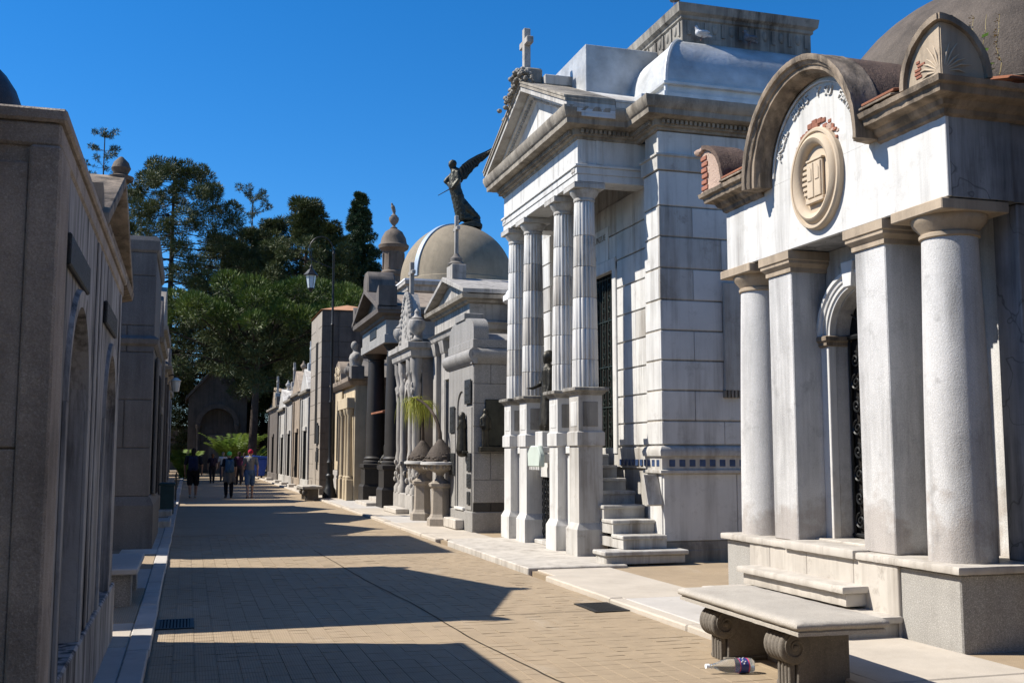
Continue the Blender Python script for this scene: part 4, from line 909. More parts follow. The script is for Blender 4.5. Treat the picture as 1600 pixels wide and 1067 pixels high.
# --- turret tomb
Tt = thing('turret_tomb', (8.05,44,0), 'tan stone tomb with a round turret, small dome and bird-topped urn', 'tomb')
MB().box(6.9,9.2,42.9,45.1,0,8.0).build('wall', M['tan'], Tt, .02)
MB().lathe([(0.75,8.0),(0.75,8.15),(0.67,8.25),(0.62,8.45),(0.69,8.52),(0.69,8.62),(0.54,8.76),(0.49,9.0),(0.54,9.05),(0.54,9.18),(0.47,9.26),(0.44,10.05),(0.48,10.1),(0.62,10.2),(0.65,10.33),(0.56,10.42),(0.51,10.66),(0.37,10.92),(0.16,11.06),(0.08,11.1)], 8.05, 44, 32).build('turret', M['turret'], Tt)
for k in range(8): a = 2*PI*k/8+.2; MB().box(8.05+.45*math.cos(a)-.05,8.05+.45*math.cos(a)+.05,44+.45*math.sin(a)-.05,44+.45*math.sin(a)+.05,9.3,10.0).build('panel_strip', M['turret'], Tt, .02)
urn(MB(), 8.05, 44, 11.08, .30).build('urn', M['slate'], Tt)
blob('bird', [((8.05,44,11.82),(8.0,44,12.0),.08,.09),((7.98,44,12.05),(7.95,44,12.14),.055,.045)], M['slate'], Tt, .025)
# --- dark column tomb
Dk = thing('dark_column_tomb', (6.5,33.3,0), 'dark granite tomb with heavy polished columns and steep gable', 'tomb')
kx, k0, k1, kc = 5.5, 31.0, 35.6, 33.3
MB().box(6.5,8.6,k0,k1,0,5.0).build('wall', M['dkgranite'], Dk, smooth=0)
MB().box(kx+.1,6.5,k0+.9,k1-.9,.0,.25).build('porch_floor', M['step'], Dk, .01); MB().box(5.15,kx+.1,k0+1.2,k1-1.2,.0,.14).build('step', M['step'], Dk, .01)
for y in (31.55,35.05):
    c = MB().ring([(.08,.0),(.08,.55),(.04,.62),(.02,.62),(.02,1.12),(.07,1.16),(.07,1.26),(0,1.28)], kx,kx+.75,y-.42,y+.42).build('column_pedestal', M['dkgranite'], Dk, smooth=0)
    MB().lathe([(.40,1.28),(.40,1.36),(.34,1.40),(.37,1.46),(.31,1.52)]+[(.31-.05*t*t,1.52+3.1*t) for t in (0,.25,.5,.75,1)]+[(.28,4.64),(.26,4.68),(.34,4.8),(.38,4.86)], kx+.38, y, 32).build('column', M['dkgranite'], Dk, parent=c)
MB().box(kx-.06,8.6,k0+.05,k1-.05,4.861,5.12).build('architrave', M['granite'], Dk, .01); MB().box(kx-.02,8.6,k0+.08,k1-.08,5.121,5.55).build('frieze', M['granite'], Dk, .01)
MB().box(kx-.04,kx-.021,kc-.6,kc+.6,5.18,5.5).build('plaque', bp_, Dk, .01)
MB().ring([(0,5.54),(.08,5.58),(.1,5.66),(.3,5.72),(.32,5.86),(0,5.88)], kx,8.6,k0+.1,k1-.1).build('cornice', M['greystone'], Dk, smooth=25)
MB().prism([(k0+.2,5.87),(k1-.2,5.87),(kc,6.62)], 'x', kx-.02, kx+.3).build('tympanum', M['dkgranite'], Dk, smooth=0)
for s in (-1,1):
    MB().prism([(kc+s*2.55,5.80),(kc,6.62),(kc,6.76),(kc+s*2.55,5.94)], 'x', kx-.34, kx+.5).build('raking_cornice', M['greystone'], Dk, .01)
    MB().prism([(kc+s*2.5,5.86),(kc,6.64),(kc,6.73),(kc+s*2.5,5.93)], 'x', kx+.5, 8.6).build('roof', M['tan'], Dk, smooth=0)
    MB().prism([(kc+s*2.55,5.9)]+[(kc+s*(2.55-.55*math.sin(PI/2*k/8)*1), 5.9+.62*math.cos(PI/2*k/8)) for k in range(9)], 'x', kx-.3, kx+.25).build('acroterion', M['greystone'], Dk, smooth=40)
MB().prism([(kc-.45,6.6),(kc+.45,6.6),(kc+.36,7.1),(kc+.15,7.32),(kc-.15,7.32),(kc-.36,7.1)], 'x', kx-.3, kx+.6).build('acroterion', M['greystone'], Dk, .05)
MB().box(6.44,6.499,kc-.7,kc+.7,.25,4.0).build('door', M['dark'], Dk, smooth=0)
MB().prism([(kx+.1,2.85),(kx+.9,2.98),(kx+.9,3.04),(kx+.1,2.91)], 'y', 32.2, 34.3).build('awning', M['redtile'], Dk, .01)
S = thing('seated_statue', (6.0,32.7,.25), 'dark bronze statue in the porch of the dark column tomb', 'statue')
blob('figure', [((6,32.7,.3),(6,32.7,1.2),.32,.24),((6,32.7,1.2),(6,32.7,1.8),.24,.26),((5.98,32.7,2.1),(.16,.15,.19)),((6,32.7,1.85),(6,32.7,2.0),.09,.08),((6,32.45,1.75),(5.8,32.4,1.3),.1,.08),((5.8,32.4,1.3),(5.6,32.6,1.35),.08,.06),((6,32.95,1.75),(5.75,33,1.4),.1,.08)], M['bronze'], S, .035, sm=2, amp=.04)
Bu = thing('stone_bust', (5.32,36.0,0), 'pale stone bust on a shelf left of the dark column tomb', 'statue')
MB().box(5.15,5.6,35.75,36.25,4.1,4.55).build('block', M['slate'], Bu, .02)
blob('bust', [((5.35,36,4.6),(5.35,36,4.8),.2,.25),((5.33,35.85,4.85),(5.33,36.15,4.85),.17,.17),((5.33,36,5.0),(5.31,36,5.12),.08,.08),((5.29,36,5.24),(.13,.12,.16))], M['pale'], Bu, .025, sm=2)
# --- yellow tomb
Yl = thing('yellow_tomb', (6,38.3,0), 'cream yellow stone tomb with paired columns and rounded broken pediment', 'tomb')
yx, y0, y1 = 5.22, 36.1, 40.6
MB().box(yx+.12,7.0,y0,y1,0,4.0).build('wall', M['yellow'], Yl, .02); MB().box(yx,yx+.119,38.7,40.6,0,1.0).build('plinth', M['pale'], Yl, .02); MB().box(yx+.04,yx+.119,38.8,40.5,1.0,3.9).build('side_pier', M['yellow'], Yl, .02)
MB().box(yx+.02,yx+.039,39.3,39.9,1.35,3.1).build('window', M['dark'], Yl, smooth=0)
for y in (36.35,37.0,38.0,38.6):
    c = MB().box(yx-.12,yx+.119,y-.17,y+.17,0,.75).build('column_base', M['yellow'], Yl, .02)
    MB().lathe([(.13,.75),(.13,.82),(.10,.86),(.085,2.9),(.12,2.96),(.15,3.12)], yx, y, 14).build('column', M['yellow'], Yl, parent=c)
MB().box(yx+.08,yx+.119,37.2,37.8,.2,2.8).build('door', M['dark'], Yl, smooth=0)
MB().box(yx-.14,yx+.119,36.15,38.75,3.13,3.5).build('entablature', M['yellow'], Yl, .015)
MB().sweep([(7.0,y1),(yx,y1),(yx,y0),(7.0,y0)], [(0,3.9),(.06,3.95),(.14,4.05),(.16,4.18),(-.2,4.2)]).build('cornice', M['tan'], Yl, smooth=25)
MB().archband(yx-.16,yx+.3,38.4,4.1,.55,.80,n=16).build('arch_pediment', M['tan'], Yl, smooth=0); MB().archband(yx-.02,yx+.28,38.4,4.1,0,.55,n=12).build('arch_panel', M['yellow'], Yl, smooth=0)
MB().prism([(y0,4.2),(y1,4.2),(38.35,5.0)], 'x', yx+.3, 7.0).build('roof', M['slate'], Yl, smooth=0)
for y in (36.5,37.3): urn(MB(), yx+.05, y, 4.2, .22, 12).build('urn', M['slate'], Yl)
q = random.Random(6); mb = MB()
for k in range(22): mb.ball((yx-.16,38.4+q.uniform(-.55,.55),4.15+q.uniform(0,.5)), (.06,.09,.09), 6, 5)
mb.build('carving', M['yellow'], Yl)['kind'] = 'stuff'
# --- tall plain tomb with tiled roof
Tl = thing('tall_tomb', (5.6,43,0), 'tall narrow tomb of dark stone slabs with a low orange tiled roof', 'tomb')
tx, t0, t1 = 4.80, 41.3, 45.0
MB().box(tx+.03,7.2,t0+.03,t1,0,7.15).build('wall', M['greystone'], Tl, smooth=0)
for k in range(12):
    for j, (a, b) in enumerate(((tx,5.45),(5.456,6.3),(6.306,7.2))): MB().box(a,b,t0,t0+.05,.02+.59*k,.59*(k+1)+.01).build('stone_slab', M['greystone'], Tl, .008)  # side slabs darker than the front ones, painting in the shaded face
    for j, (a, b) in enumerate(((t0+.052,42.4),(43.3,t1))): MB().box(tx,tx+.05,a,b,.02+.59*k,.59*(k+1)+.01).build('stone_slab', M['warmgranite'], Tl, .008)
MB().box(tx+.015,tx+.03,42.4,43.3,.2,6.0).build('slit_window', M['dark'], Tl, smooth=0); MB().box(tx,tx+.05,42.4,43.3,6.0,7.1).build('stone_slab', M['warmgranite'], Tl, .008)
MB().box(tx-.02,tx+.02,42.4,43.3,.0,2.0).build('stone_slab', M['warmgranite'], Tl, .008)
MB().add([(tx-.06,t0-.06,7.15),(7.26,t0-.06,7.15),(7.26,t1+.06,7.15),(tx-.06,t1+.06,7.15),(6.0,43.1,7.6)], [(0,1,4),(1,2,4),(2,3,4),(3,0,4),(0,3,2,1)]).build('roof', M['orangeroof'], Tl, smooth=0)
for y0_,y1_,z0,z1 in [(41.6,41.85,2.0,2.7),(41.9,42.1,1.9,2.8),(42.14,42.3,2.1,2.6),(41.65,41.85,1.3,1.8),(41.9,42.15,1.0,1.85),(42.2,42.35,1.3,1.7)]:
    MB().box(tx-.05,tx-.001,y0_,y1_,z0,z1).build('plaque', bp_, Tl, .008)
MB().box(5.2,6.4,t0-.04,t0-.001,1.6,2.9).build('side_plaque', M['verdigris'], Tl, .01)
# --- further small tombs down the right side
def small_tomb(name, label, x, y0, y1, h, mat, top, s=-1, depth=2.6, group='small tombs at the far end of the row', crossmat='pale'):
    yc = (y0+y1)/2; xb = x-s*depth; r = thing(name, (x,yc,0), label, 'tomb', group)
    bx = lambda a, b: (min(a,b), max(a,b))
    X = lambda d0, d1: bx(x+s*d0, x+s*d1)          # d outward from the front
    MB().box(*bx(x+s*.05,xb),y0,y1,0,.5).build('plinth', M[mat], r, .02)
    MB().box(*bx(x,xb),y0+.06,y1-.06,.5,h).build('wall', M[mat], r, .01)
    for y in (y0+.22,y1-.22): MB().box(*X(.0,.07),y-.15,y+.15,.5,h-.25).build('pilaster', M[mat], r, .015)
    hw = min(.45,(y1-y0)*.22)
    MB().box(*X(.001,.02),yc-hw,yc+hw,.3,min(h*.62,2.6)).build('door', M['dark'], r, smooth=0)
    ir = MB()
    for k in range(5): ir.tube([(x+s*.04,yc-hw+2*hw*k/4,.3),(x+s*.04,yc-hw+2*hw*k/4,min(h*.62,2.6))], .014, 4)
    ir.build('gate', M['iron'], r)
    MB().box(*X(.001,.09),yc-hw-.14,yc+hw+.14,min(h*.62,2.6)+.001,min(h*.62,2.6)+.2).build('lintel', M[mat], r, .015)
    MB().box(*X(.06,.4),yc-.6,yc+.6,0,.18).build('step', M['step'], r, .015)
    x0, x1 = bx(x,xb)
    MB().ring([(0,h-.2),(.05,h-.16),(.07,h-.08),(.18,h-.04),(.2,h+.06),(0,h+.08)], x0,x1,y0,y1).build('cornice', M['soffit' if mat != 'marble' else 'marble2'], r, smooth=25)
    if top == 'gable' or top == 'cross':
        MB().prism([(y0-.1,h+.08),(y1+.1,h+.08),(yc,h+.08+(y1-y0)*.30)], 'x', *bx(x+s*.1,xb)).build('gable', M[mat], r, .02)
        zt = h+.08+(y1-y0)*.30
    elif top == 'block':
        MB().box(*bx(x-s*.1,x-s*.9),yc-.6,yc+.6,h+.08,h+.75).build('attic_block', M[mat], r, .02); zt = h+.75
    elif top == 'dome':
        zt = h+.1+(y1-y0)*.42
        MB().lathe([((y1-y0)*.44*math.cos(PI/2*k/9)+.001, h+.08+(y1-y0)*.42*math.sin(PI/2*k/9)) for k in range(10)], (x+xb)/2, yc, 24).build('dome', M['domestone'], r)
    if top in ('cross','block'):
        MB().box(x-s*.2-.16,x-s*.2+.16,yc-.16,yc+.16,zt-.15,zt+.25).build('cross_block', M[crossmat], r, .02)
        cross(MB(), x-s*.2, yc, zt+.25, 1.0, .5, .06).build('cross', M[crossmat], r, .01)
    else: urn(MB(), x-s*.25, yc, zt-.02, .2, 12).build('finial', M[mat], r)
    for y in (y0+.1,y1-.1): urn(MB(), x-s*.1, y, h+.08, .13, 10).build('finial', M[mat], r)
    return r
small_tomb('small_tomb','white far tomb with a tall grey cross beside the tall dark tomb',4.95,46.5,49.8,4.3,'marble2','cross',crossmat='zinc')
small_tomb('small_tomb','brown stone gabled tomb with finial, second beyond the tall dark tomb',4.95,50.2,53.8,4.4,'tan','gable')
small_tomb('small_tomb','pale tomb with a square block and cross, third beyond the tall dark tomb',4.95,54.2,58.0,4.3,'pale','block')
small_tomb('small_tomb','narrow white tomb with urns, fourth beyond the tall dark tomb',4.95,58.4,62.0,4.0,'marble2','gable')
small_tomb('small_tomb','dark grey far tomb at the end of the right row, by the bin',4.9,62.5,70.0,4.3,'greystone','block')
small_tomb('small_tomb','pale domed tomb in the second row behind the far tombs',8.5,52.0,57.0,6.2,'pale','dome')
small_tomb('small_tomb','grey tomb far behind the blue bin under the tree',7.2,76,81,4.6,'pale','cross')
small_tomb('small_tomb','tan tomb beyond the tree trunk at the far right',6.4,83,88,5.2,'tan','gable')
# ================================================================ left-hand row (in shade)
N = thing('streaked_tomb', (-1.5,7.6,0), 'grey streaked tomb wall at the left edge with two arched niches', 'tomb')
lx, l0, l1 = -.605, 5.10, 9.98
MB().box(-4.5,lx-.12,l0+.03,l1-.02,0,3.02).build('wall', M['leftwall'], N, smooth=0)
for a, b in ((0,.62),(.628,1.62),(1.628,2.90)):
    for x0, x1 in ((-4.5,-2.2),(-2.192,-.722)): MB().box(x0,x1,l0,l0+.04,a,b).build('stone_slab', M['leftwall'], N, .006)
MB().box(-.72,lx+.02,l0-.02,l0+.35,0,2.98).build('corner_pier', M['leftwall'], N, .012)
nich = [(6.35,.55,1.86),(8.85,.50,1.86)]
MB().archwall(lx-.12,lx,l0+.35,7.55,.5,2.98,6.35,.55,1.86).archwall(lx-.12,lx,7.55,l1,.5,2.98,8.85,.50,1.86).build('front_wall', M['leftfront'], N, smooth=0)
MB().box(lx-.12,lx+.03,l0+.35,l1,0,.5).build('plinth', M['leftfront'], N, .012)
for yc, hw, zs_ in nich:
    MB().arcsweep([(hw,lx),(hw,lx+.02),(hw+.09,lx+.025),(hw+.10,lx)], yc, zs_, 0, PI, 22).build('niche_arch', M['leftfront'], N)
    for s in (-1,1):
        a, b = sorted((yc+s*hw, yc+s*(hw+.095))); MB().box(lx,lx+.022,a,b,.5,zs_).build('niche_jamb', M['leftfront'], N, .004)
for y in (7.40,7.72,l1-.22): MB().box(lx,lx+.012,y-.07,y+.07,.5,2.97).build('pilaster', M['leftfront'], N, .008)
for y0, y1 in ((5.55,6.62),(8.0,9.1)): MB().box(lx,lx+.028,y0,y1,2.52,2.68).build('plaque', bp_, N, .008)
MB().box(lx-.6,lx+.012,l0+.005,l1+.02,2.982,3.09).build('cornice', M['leftwall'], N, .012)
MB().box(-4.55,lx+.035,l0-.015,l1+.06,3.092,3.155).build('coping', M['leftwall'], N, .012)
MB().lathe([(.5,3.15),(.55,3.25)]+[(.55*math.cos(PI/2*k/8),3.3+.45*math.sin(PI/2*k/8)) for k in range(9)], -1.42, 5.9, 20).build('roof_dome', M['dkgranite'], N)
# pedimented tomb behind it
Q = thing('gabled_tomb', (-2,13.6,0), 'shadowed stone tomb with an overhanging gable behind the streaked wall', 'tomb')
q0, q1, qc, qx = 11.7, 16.5, 14.05, -1.12
MB().box(-4.6,qx,q0,q1,0,3.85).build('wall', M['warmgranite'], Q, .01); MB().box(qx,qx+.1,q0,q1,0,.6).build('plinth', M['warmgranite'], Q, .02)
for y in (q0+.3,qc-1,qc+1,q1-.3): MB().box(qx,qx+.12,y-.22,y+.22,0.6,3.65).build('pilaster', M['warmgranite'], Q, .015)
MB().box(qx,qx+.03,qc-.6,qc+.6,.2,2.6).build('door', M['dark'], Q, smooth=0)
MB().ring([(0,3.65),(.08,3.71),(.1,3.8),(.26,3.85),(.28,3.95),(0,3.97)], -4.6,qx,q0+.1,q1-.1).build('cornice', M['oldstone'], Q, smooth=25)
MB().prism([(q0+.1,3.95),(q1-.1,3.95),(qc,4.95)], 'x', -4.4, qx).build('gable', M['oldstone'], Q, smooth=0)
for s in (-1,1):
    MB().prism([(qc+s*2.55,3.93),(qc,4.95),(qc,5.09),(qc+s*2.55,4.07)], 'x', -4.5, qx+.27).build('raking_cornice', M['oldstone'], Q, .015)
    MB().prism([(qc+s*2.55,4.07)]+[(qc+s*(2.55-.3*math.sin(PI/2*k/8)), 4.07+.30*math.cos(PI/2*k/8)) for k in range(9)], 'x', qx+.0, qx+.2).build('acroterion', M['oldstone'], Q, smooth=40)
MB().lathe([(.15,5.02),(.16,5.07),(.08,5.10),(.12,5.18),(.09,5.26),(.02,5.33)], qx+.2, qc, 14).build('finial', M['turret'], Q)
# dark granite tomb
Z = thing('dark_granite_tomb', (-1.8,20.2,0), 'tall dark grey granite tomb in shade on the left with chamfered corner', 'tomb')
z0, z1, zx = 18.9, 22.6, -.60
MB().ring([(.07,0),(.07,.75),(.03,.85),(0,.9)], -4.6,zx,z0,z1).build('plinth', M['midgranite'], Z, smooth=20)
MB().box(-4.55,zx-.02,z0+.02,z1,.9,5.05).build('wall', M['midgranite'], Z, smooth=0)
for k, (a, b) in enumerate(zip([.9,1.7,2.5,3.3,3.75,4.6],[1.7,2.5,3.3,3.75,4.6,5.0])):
    for c0, c1 in (((-4.55,-2.4),(-2.39,-1.05),(-1.04,zx)) if k%2 else ((-4.55,-1.7),(-1.69,zx))): MB().box(c0+.004,c1-.004,z0,z0+.03,a+.006,b-.006).build('granite_block', M['midgranite'], Z, .008)
MB().ring([(0,3.4),(.05,3.44),(.07,3.52),(.0,3.58)], -4.6,zx,z0,z1).build('string_course', M['midgranite'], Z, smooth=20)
MB().ring([(0,5.0),(.03,5.04),(.04,5.2),(0,5.28)], -4.6,zx,z0,z1).build('coping', M['midgranite'], Z, smooth=20)
MB().box(zx,zx+.06,19.9,21.6,.9,3.3).build('door_surround', M['midgranite'], Z, .02); MB().box(zx+.06,zx+.075,20.2,21.3,.9,3.0).build('door', M['dark'], Z, smooth=0)
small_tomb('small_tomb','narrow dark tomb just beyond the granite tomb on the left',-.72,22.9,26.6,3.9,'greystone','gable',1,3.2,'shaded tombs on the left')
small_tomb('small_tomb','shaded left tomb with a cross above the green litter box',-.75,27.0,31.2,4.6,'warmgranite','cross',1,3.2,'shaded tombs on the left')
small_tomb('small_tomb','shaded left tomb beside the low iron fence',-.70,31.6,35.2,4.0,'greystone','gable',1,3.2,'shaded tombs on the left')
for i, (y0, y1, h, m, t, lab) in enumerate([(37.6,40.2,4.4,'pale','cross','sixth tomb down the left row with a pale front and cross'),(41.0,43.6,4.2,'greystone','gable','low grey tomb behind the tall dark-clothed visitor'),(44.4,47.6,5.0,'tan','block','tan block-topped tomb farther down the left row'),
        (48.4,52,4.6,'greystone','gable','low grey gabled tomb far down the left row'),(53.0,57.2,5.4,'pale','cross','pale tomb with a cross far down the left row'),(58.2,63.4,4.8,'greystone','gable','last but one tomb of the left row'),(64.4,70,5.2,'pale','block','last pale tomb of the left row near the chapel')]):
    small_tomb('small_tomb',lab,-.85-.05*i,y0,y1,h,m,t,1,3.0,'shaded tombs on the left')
# litter box and low fence on the left
Lb = thing('litter_box', (-.5,29.6,0), 'dark green metal litter box against the left tombs', 'box')
MB().ring([(0,.05),(0,.78),(.03,.79),(.03,.84),(0,.86)], -.66,-.32,29.3,29.8).build('body', plain('green_paint', (.02,.05,.05), .5), Lb, smooth=20)
MB().box(-.64,-.34,29.32,29.78,.0,.05).build('foot', M['iron'], Lb, smooth=0)
Fn = thing('iron_fence', (-.45,37,0), 'low black iron fence at the left edge of the street', 'fence')
for k in range(8):
    y = 36.6+k*.32; f = MB().tube([(-.36,y,.0),(-.36,y,.85)], .018, 5).lathe([(.035,.85),(.03,.9),(.005,.98)], -.36, y, 6).build('post', M['iron'], Fn)
for z in (.2,.72): MB().tube([(-.36,36.6,z),(-.36,38.84,z)], .015, 5).build('rail', M['iron'], Fn)
# far shop-blue lamp box
Lp = thing('wall_lantern', (-.5,33.4,3.6), 'small pale wall lantern on a bracket down the left row', 'lamp')
MB().tube([(-.69,33.4,3.9),(-.5,33.4,3.95),(-.42,33.4,3.85)], .02, 6).build('bracket', M['iron'], Lp)
MB().lathe([(.10,3.45),(.14,3.75),(.16,3.77),(.05,3.86)], -.42, 33.4, 8).build('glass', plain('milk_glass', (.6,.58,.5), .4), Lp)

# ================================================================ unseen tombs added behind the viewer to cut sky light
small_tomb('small_tomb','plain dark tomb added unseen beside the arched tomb to block sky light',6.35,1.4,6.3,5.2,'greystone','gable',-1,4.0,'unseen tombs added to block sky light')
small_tomb('small_tomb','unseen grey tomb added on the right behind the viewer',6.0,-4.2,1.0,5.6,'warmgranite','block',-1,4.0,'unseen tombs added to block sky light')
small_tomb('small_tomb','unseen dark gabled tomb added on the right far behind the viewer',5.9,-10.2,-4.6,6.2,'greystone','gable',-1,4.0,'unseen tombs added to block sky light')
small_tomb('small_tomb','unseen dark tomb added on the left behind the viewer',-.85,-2.2,4.4,4.4,'greystone','gable',1,3.6,'unseen tombs added to block sky light')
small_tomb('small_tomb','unseen grey tomb added on the left far behind the viewer',-.85,-9.0,-2.6,5.4,'warmgranite','block',1,3.6,'unseen tombs added to block sky light')
small_tomb('small_tomb','unseen tall dark tomb added far behind the viewer to block low sky',6.5,-22,-14,8.5,'greystone','gable',-1,5.0,'unseen tombs added to block sky light')
# ================================================================ end of the street
Ch = thing('chapel', (2.2,93,0), 'shadowed stone chapel with a round arch closing the end of the street', 'chapel')
cw = MB()
def ywall(mb, y0, y1, x0, x1, z0, z1, xc, hw, zs, n=16):
    mb.box(x0,xc-hw,y0,y1,z0,z1); mb.box(xc+hw,x1,y0,y1,z0,z1)
    for i in range(n):
        a, b = PI*i/n, PI*(i+1)/n; pa = (xc-hw*math.cos(a),zs+hw*math.sin(a)); pb = (xc-hw*math.cos(b),zs+hw*math.sin(b))
        mb.prism([pa,pb,(pb[0],z1),(pa[0],z1)], 'y', y0, y1)
    return mb
ywall(cw, 92, 93, -.1, 4.6, 0, 6.2, 2.25, 1.35, 4.0).build('wall', M['greystone'], Ch, smooth=0)
MB().prism([(-.1,6.2),(4.6,6.2),(2.25,8.9)], 'y', 92.05, 93).build('gable', M['greystone'], Ch, smooth=0)
for s in (-1,1): MB().prism([(2.25+s*2.6,5.95),(2.25,8.9),(2.25,9.2),(2.25+s*2.6,6.25)], 'y', 91.7, 99).build('roof_edge', M['greystone'], Ch, .02)
a = MB()
for i in range(20):
    t, u = PI*i/20, PI*(i+1)/20
    a.prism([(2.25-1.35*math.cos(t),4+1.35*math.sin(t)),(2.25-1.75*math.cos(t),4+1.75*math.sin(t)),(2.25-1.75*math.cos(u),4+1.75*math.sin(u)),(2.25-1.35*math.cos(u),4+1.35*math.sin(u))], 'y', 91.75, 91.999)
a.build('arch', M['greystone'], Ch, smooth=0)
for s in (-1,1): MB().lathe([(.2,.0),(.2,.5),(.13,.6),(.12,3.6),(.2,3.8),(.22,4.0)], 2.25+s*1.55, 91.85, 14).build('arch_column', M['greystone'], Ch)
MB().box(.9,3.6,92.7,92.99,0,5.3).build('back_wall', M['greystone'], Ch, smooth=0); MB().box(1.6,2.9,92.6,92.699,0,3.2).build('door', M['slate'], Ch, .02)
MB().box(-.1,4.6,93.0,100,0,6.1).build('nave', M['greystone'], Ch, smooth=0)
# cemetery boundary far behind
bw = thing('boundary_wall', (0,112,0), 'plain far boundary wall of the cemetery beyond the trees', 'wall')
MB().box(-70,70,112,112.6,0,4.2).build('wall', M['greystone'], bw, smooth=0); MB().box(-70,70,111.9,112.7,4.2,4.4).build('coping', M['greystone'], bw, smooth=0)
for i, (x, y, h, m, t) in enumerate([(-3.2,72,4.6,'tan','gable'),(-2.6,80,5.4,'pale','cross'),(9.5,66,5.0,'tan','gable'),(10.5,74,5.6,'pale','dome'),(12.5,84,5.2,'greystone','gable')]):
    small_tomb('small_tomb', ['tan gabled tomb left of the chapel at the far end','pale tomb with a cross just left of the chapel','tan gabled tomb in the far second row','pale domed tomb in the far second row','dark gabled tomb far right behind the trees'][i], x, y, y+4, h, m, t, 1 if x < 0 else -1, 3.5, 'tombs round the far square')

# ================================================================ trees
def npmesh(name, V, F, mat, root):
    me = bpy.data.meshes.new(name); nv, nf, k = len(V), len(F), F.shape[1]
    me.vertices.add(nv); me.vertices.foreach_set('co', (V-np.array(root.location)).astype(np.float32).ravel())
    me.loops.add(nf*k); me.loops.foreach_set('vertex_index', F.astype(np.int32).ravel())
    me.polygons.add(nf); me.polygons.foreach_set('loop_start', np.arange(0,nf*k,k,dtype=np.int32))
    me.update(); me.validate(); me.materials.append(mat)
    o = bpy.data.objects.new(name, me); COL.objects.link(o); o.parent = root; return o
class Leaves:
    def __init__(s, seed): s.rg = np.random.default_rng(seed); s.P = []; s.D = []; s.L = []; s.W = []
    def clump(s, c, r, n, L, w, up=.3, shell=.35):
        g = s.rg.normal(size=(n,3)); g /= np.linalg.norm(g,axis=1)[:,None]
        rad = s.rg.uniform(shell,1,(n,1))**.6; r = np.array(r if hasattr(r,'__len__') else (r,r,r))
        p = np.array(c)+g*rad*r; d = g+np.array([0,0,up])+s.rg.normal(scale=.35,size=(n,3)); d /= np.linalg.norm(d,axis=1)[:,None]
        s.P.append(p); s.D.append(d); s.L.append(s.rg.uniform(.6,1.2,n)*L); s.W.append(np.full(n,w))
    def along(s, a, b, n, spread, L, w, up=.25):
        t = s.rg.random((n,1)); p = np.array(a)*(1-t)+np.array(b)*t+s.rg.normal(scale=spread,size=(n,3))
        ax = np.array(b)-np.array(a); ax = ax/np.linalg.norm(ax); d = s.rg.normal(size=(n,3))+ax*.9+np.array([0,0,up]); d /= np.linalg.norm(d,axis=1)[:,None]
        s.P.append(p); s.D.append(d); s.L.append(s.rg.uniform(.6,1.2,n)*L); s.W.append(np.full(n,w))
    def build(s, name, mat, root):
        P, D = np.concatenate(s.P), np.concatenate(s.D); L, W = np.concatenate(s.L)[:,None], np.concatenate(s.W)[:,None]
        S = np.cross(D, s.rg.normal(size=D.shape)); S /= np.linalg.norm(S,axis=1)[:,None]+1e-9
        V = np.stack([P-D*L*.2, P+D*L*.35+S*W, P+D*L, P+D*L*.35-S*W],1).reshape(-1,3)
        return npmesh(name, V, np.arange(len(V)).reshape(-1,4), mat, root)
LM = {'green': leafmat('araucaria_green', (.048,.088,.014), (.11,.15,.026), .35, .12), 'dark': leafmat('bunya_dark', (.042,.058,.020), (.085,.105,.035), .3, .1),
      'blue': leafmat('norfolk', (.035,.06,.04), (.06,.09,.055), .4, .1), 'cyp': leafmat('cypress', (.026,.05,.022), (.055,.09,.036), .5, .06), 'palm': leafmat('palm_leaf', (.10,.17,.03), (.19,.25,.05), .5, .3),
      'pony': leafmat('ponytail_leaf', (.24,.30,.04), (.46,.42,.08), 2, .3), 'red': leafmat('dead_spray', (.12,.05,.025), (.16,.075,.03), .6, .1)}
def conifer(name, label, x, y, H, zlow, prof, whorls, per, seed, mat, tuft, n, L, w, trunk, droop=-.1, inner=.45, lean=(0,0), end_only=False, up=.3, asym=None, curl=.1, taper=.2, nin=.5):
    rg = random.Random(seed); r = thing(name, (x,y,0), label, 'tree', 'trees behind the street'); lv = Leaves(seed)
    tr = MB().tube([(x+lean[0]*k/8, y+lean[1]*k/8, H*.985*k/8) for k in range(9)], [trunk*(1-.9*k/8)+.03 for k in range(9)], 10); tr.build('trunk', M['bark'], r)
    br = MB()
    for i in range(whorls):
        t = (i+.5)/whorls; z = zlow+(H-zlow)*t
        for k in range(per):
            az = 2*PI*(k+rg.random()*.7)/per+i*.9; Rr = prof(t)*rg.uniform(.75,1.1)
            if asym: Rr *= asym(az, t)
            if Rr < .25: continue
            cx, cy = x+lean[0]*z/H, y+lean[1]*z/H; pts = []
            zz = z+rg.uniform(-.3,.3)
            for j in range(6):
                q = j/5; pts.append((cx+Rr*q*math.cos(az), cy+Rr*q*math.sin(az), zz+Rr*(droop*q+curl*q*q)))
            br.tube(pts, [max(.02,trunk*.22*(1-.8*j/5)*(1-t*.6)) for j in range(6)], 4)
            e = pts[-1]; s = tuft*rg.uniform(.7,1.2)*(1-taper*t)
            lv.clump(e, (s,s,s*.8), n, L, w, up)
            if not end_only:
                for j in range(int(6*inner),6):
                    p = pts[j]; lv.clump((p[0]+rg.uniform(-.4,.4)*s,p[1]+rg.uniform(-.4,.4)*s,p[2]+.1), s*rg.uniform(.45,.8), int(n*nin), L, w, up)
            else: lv.along(pts[2], pts[5], int(n*.6), tuft*.25, L*.7, w)
    br.build('branches', M['twig'], r, smooth=0); lv.build('crown', LM[mat], r)
    return r
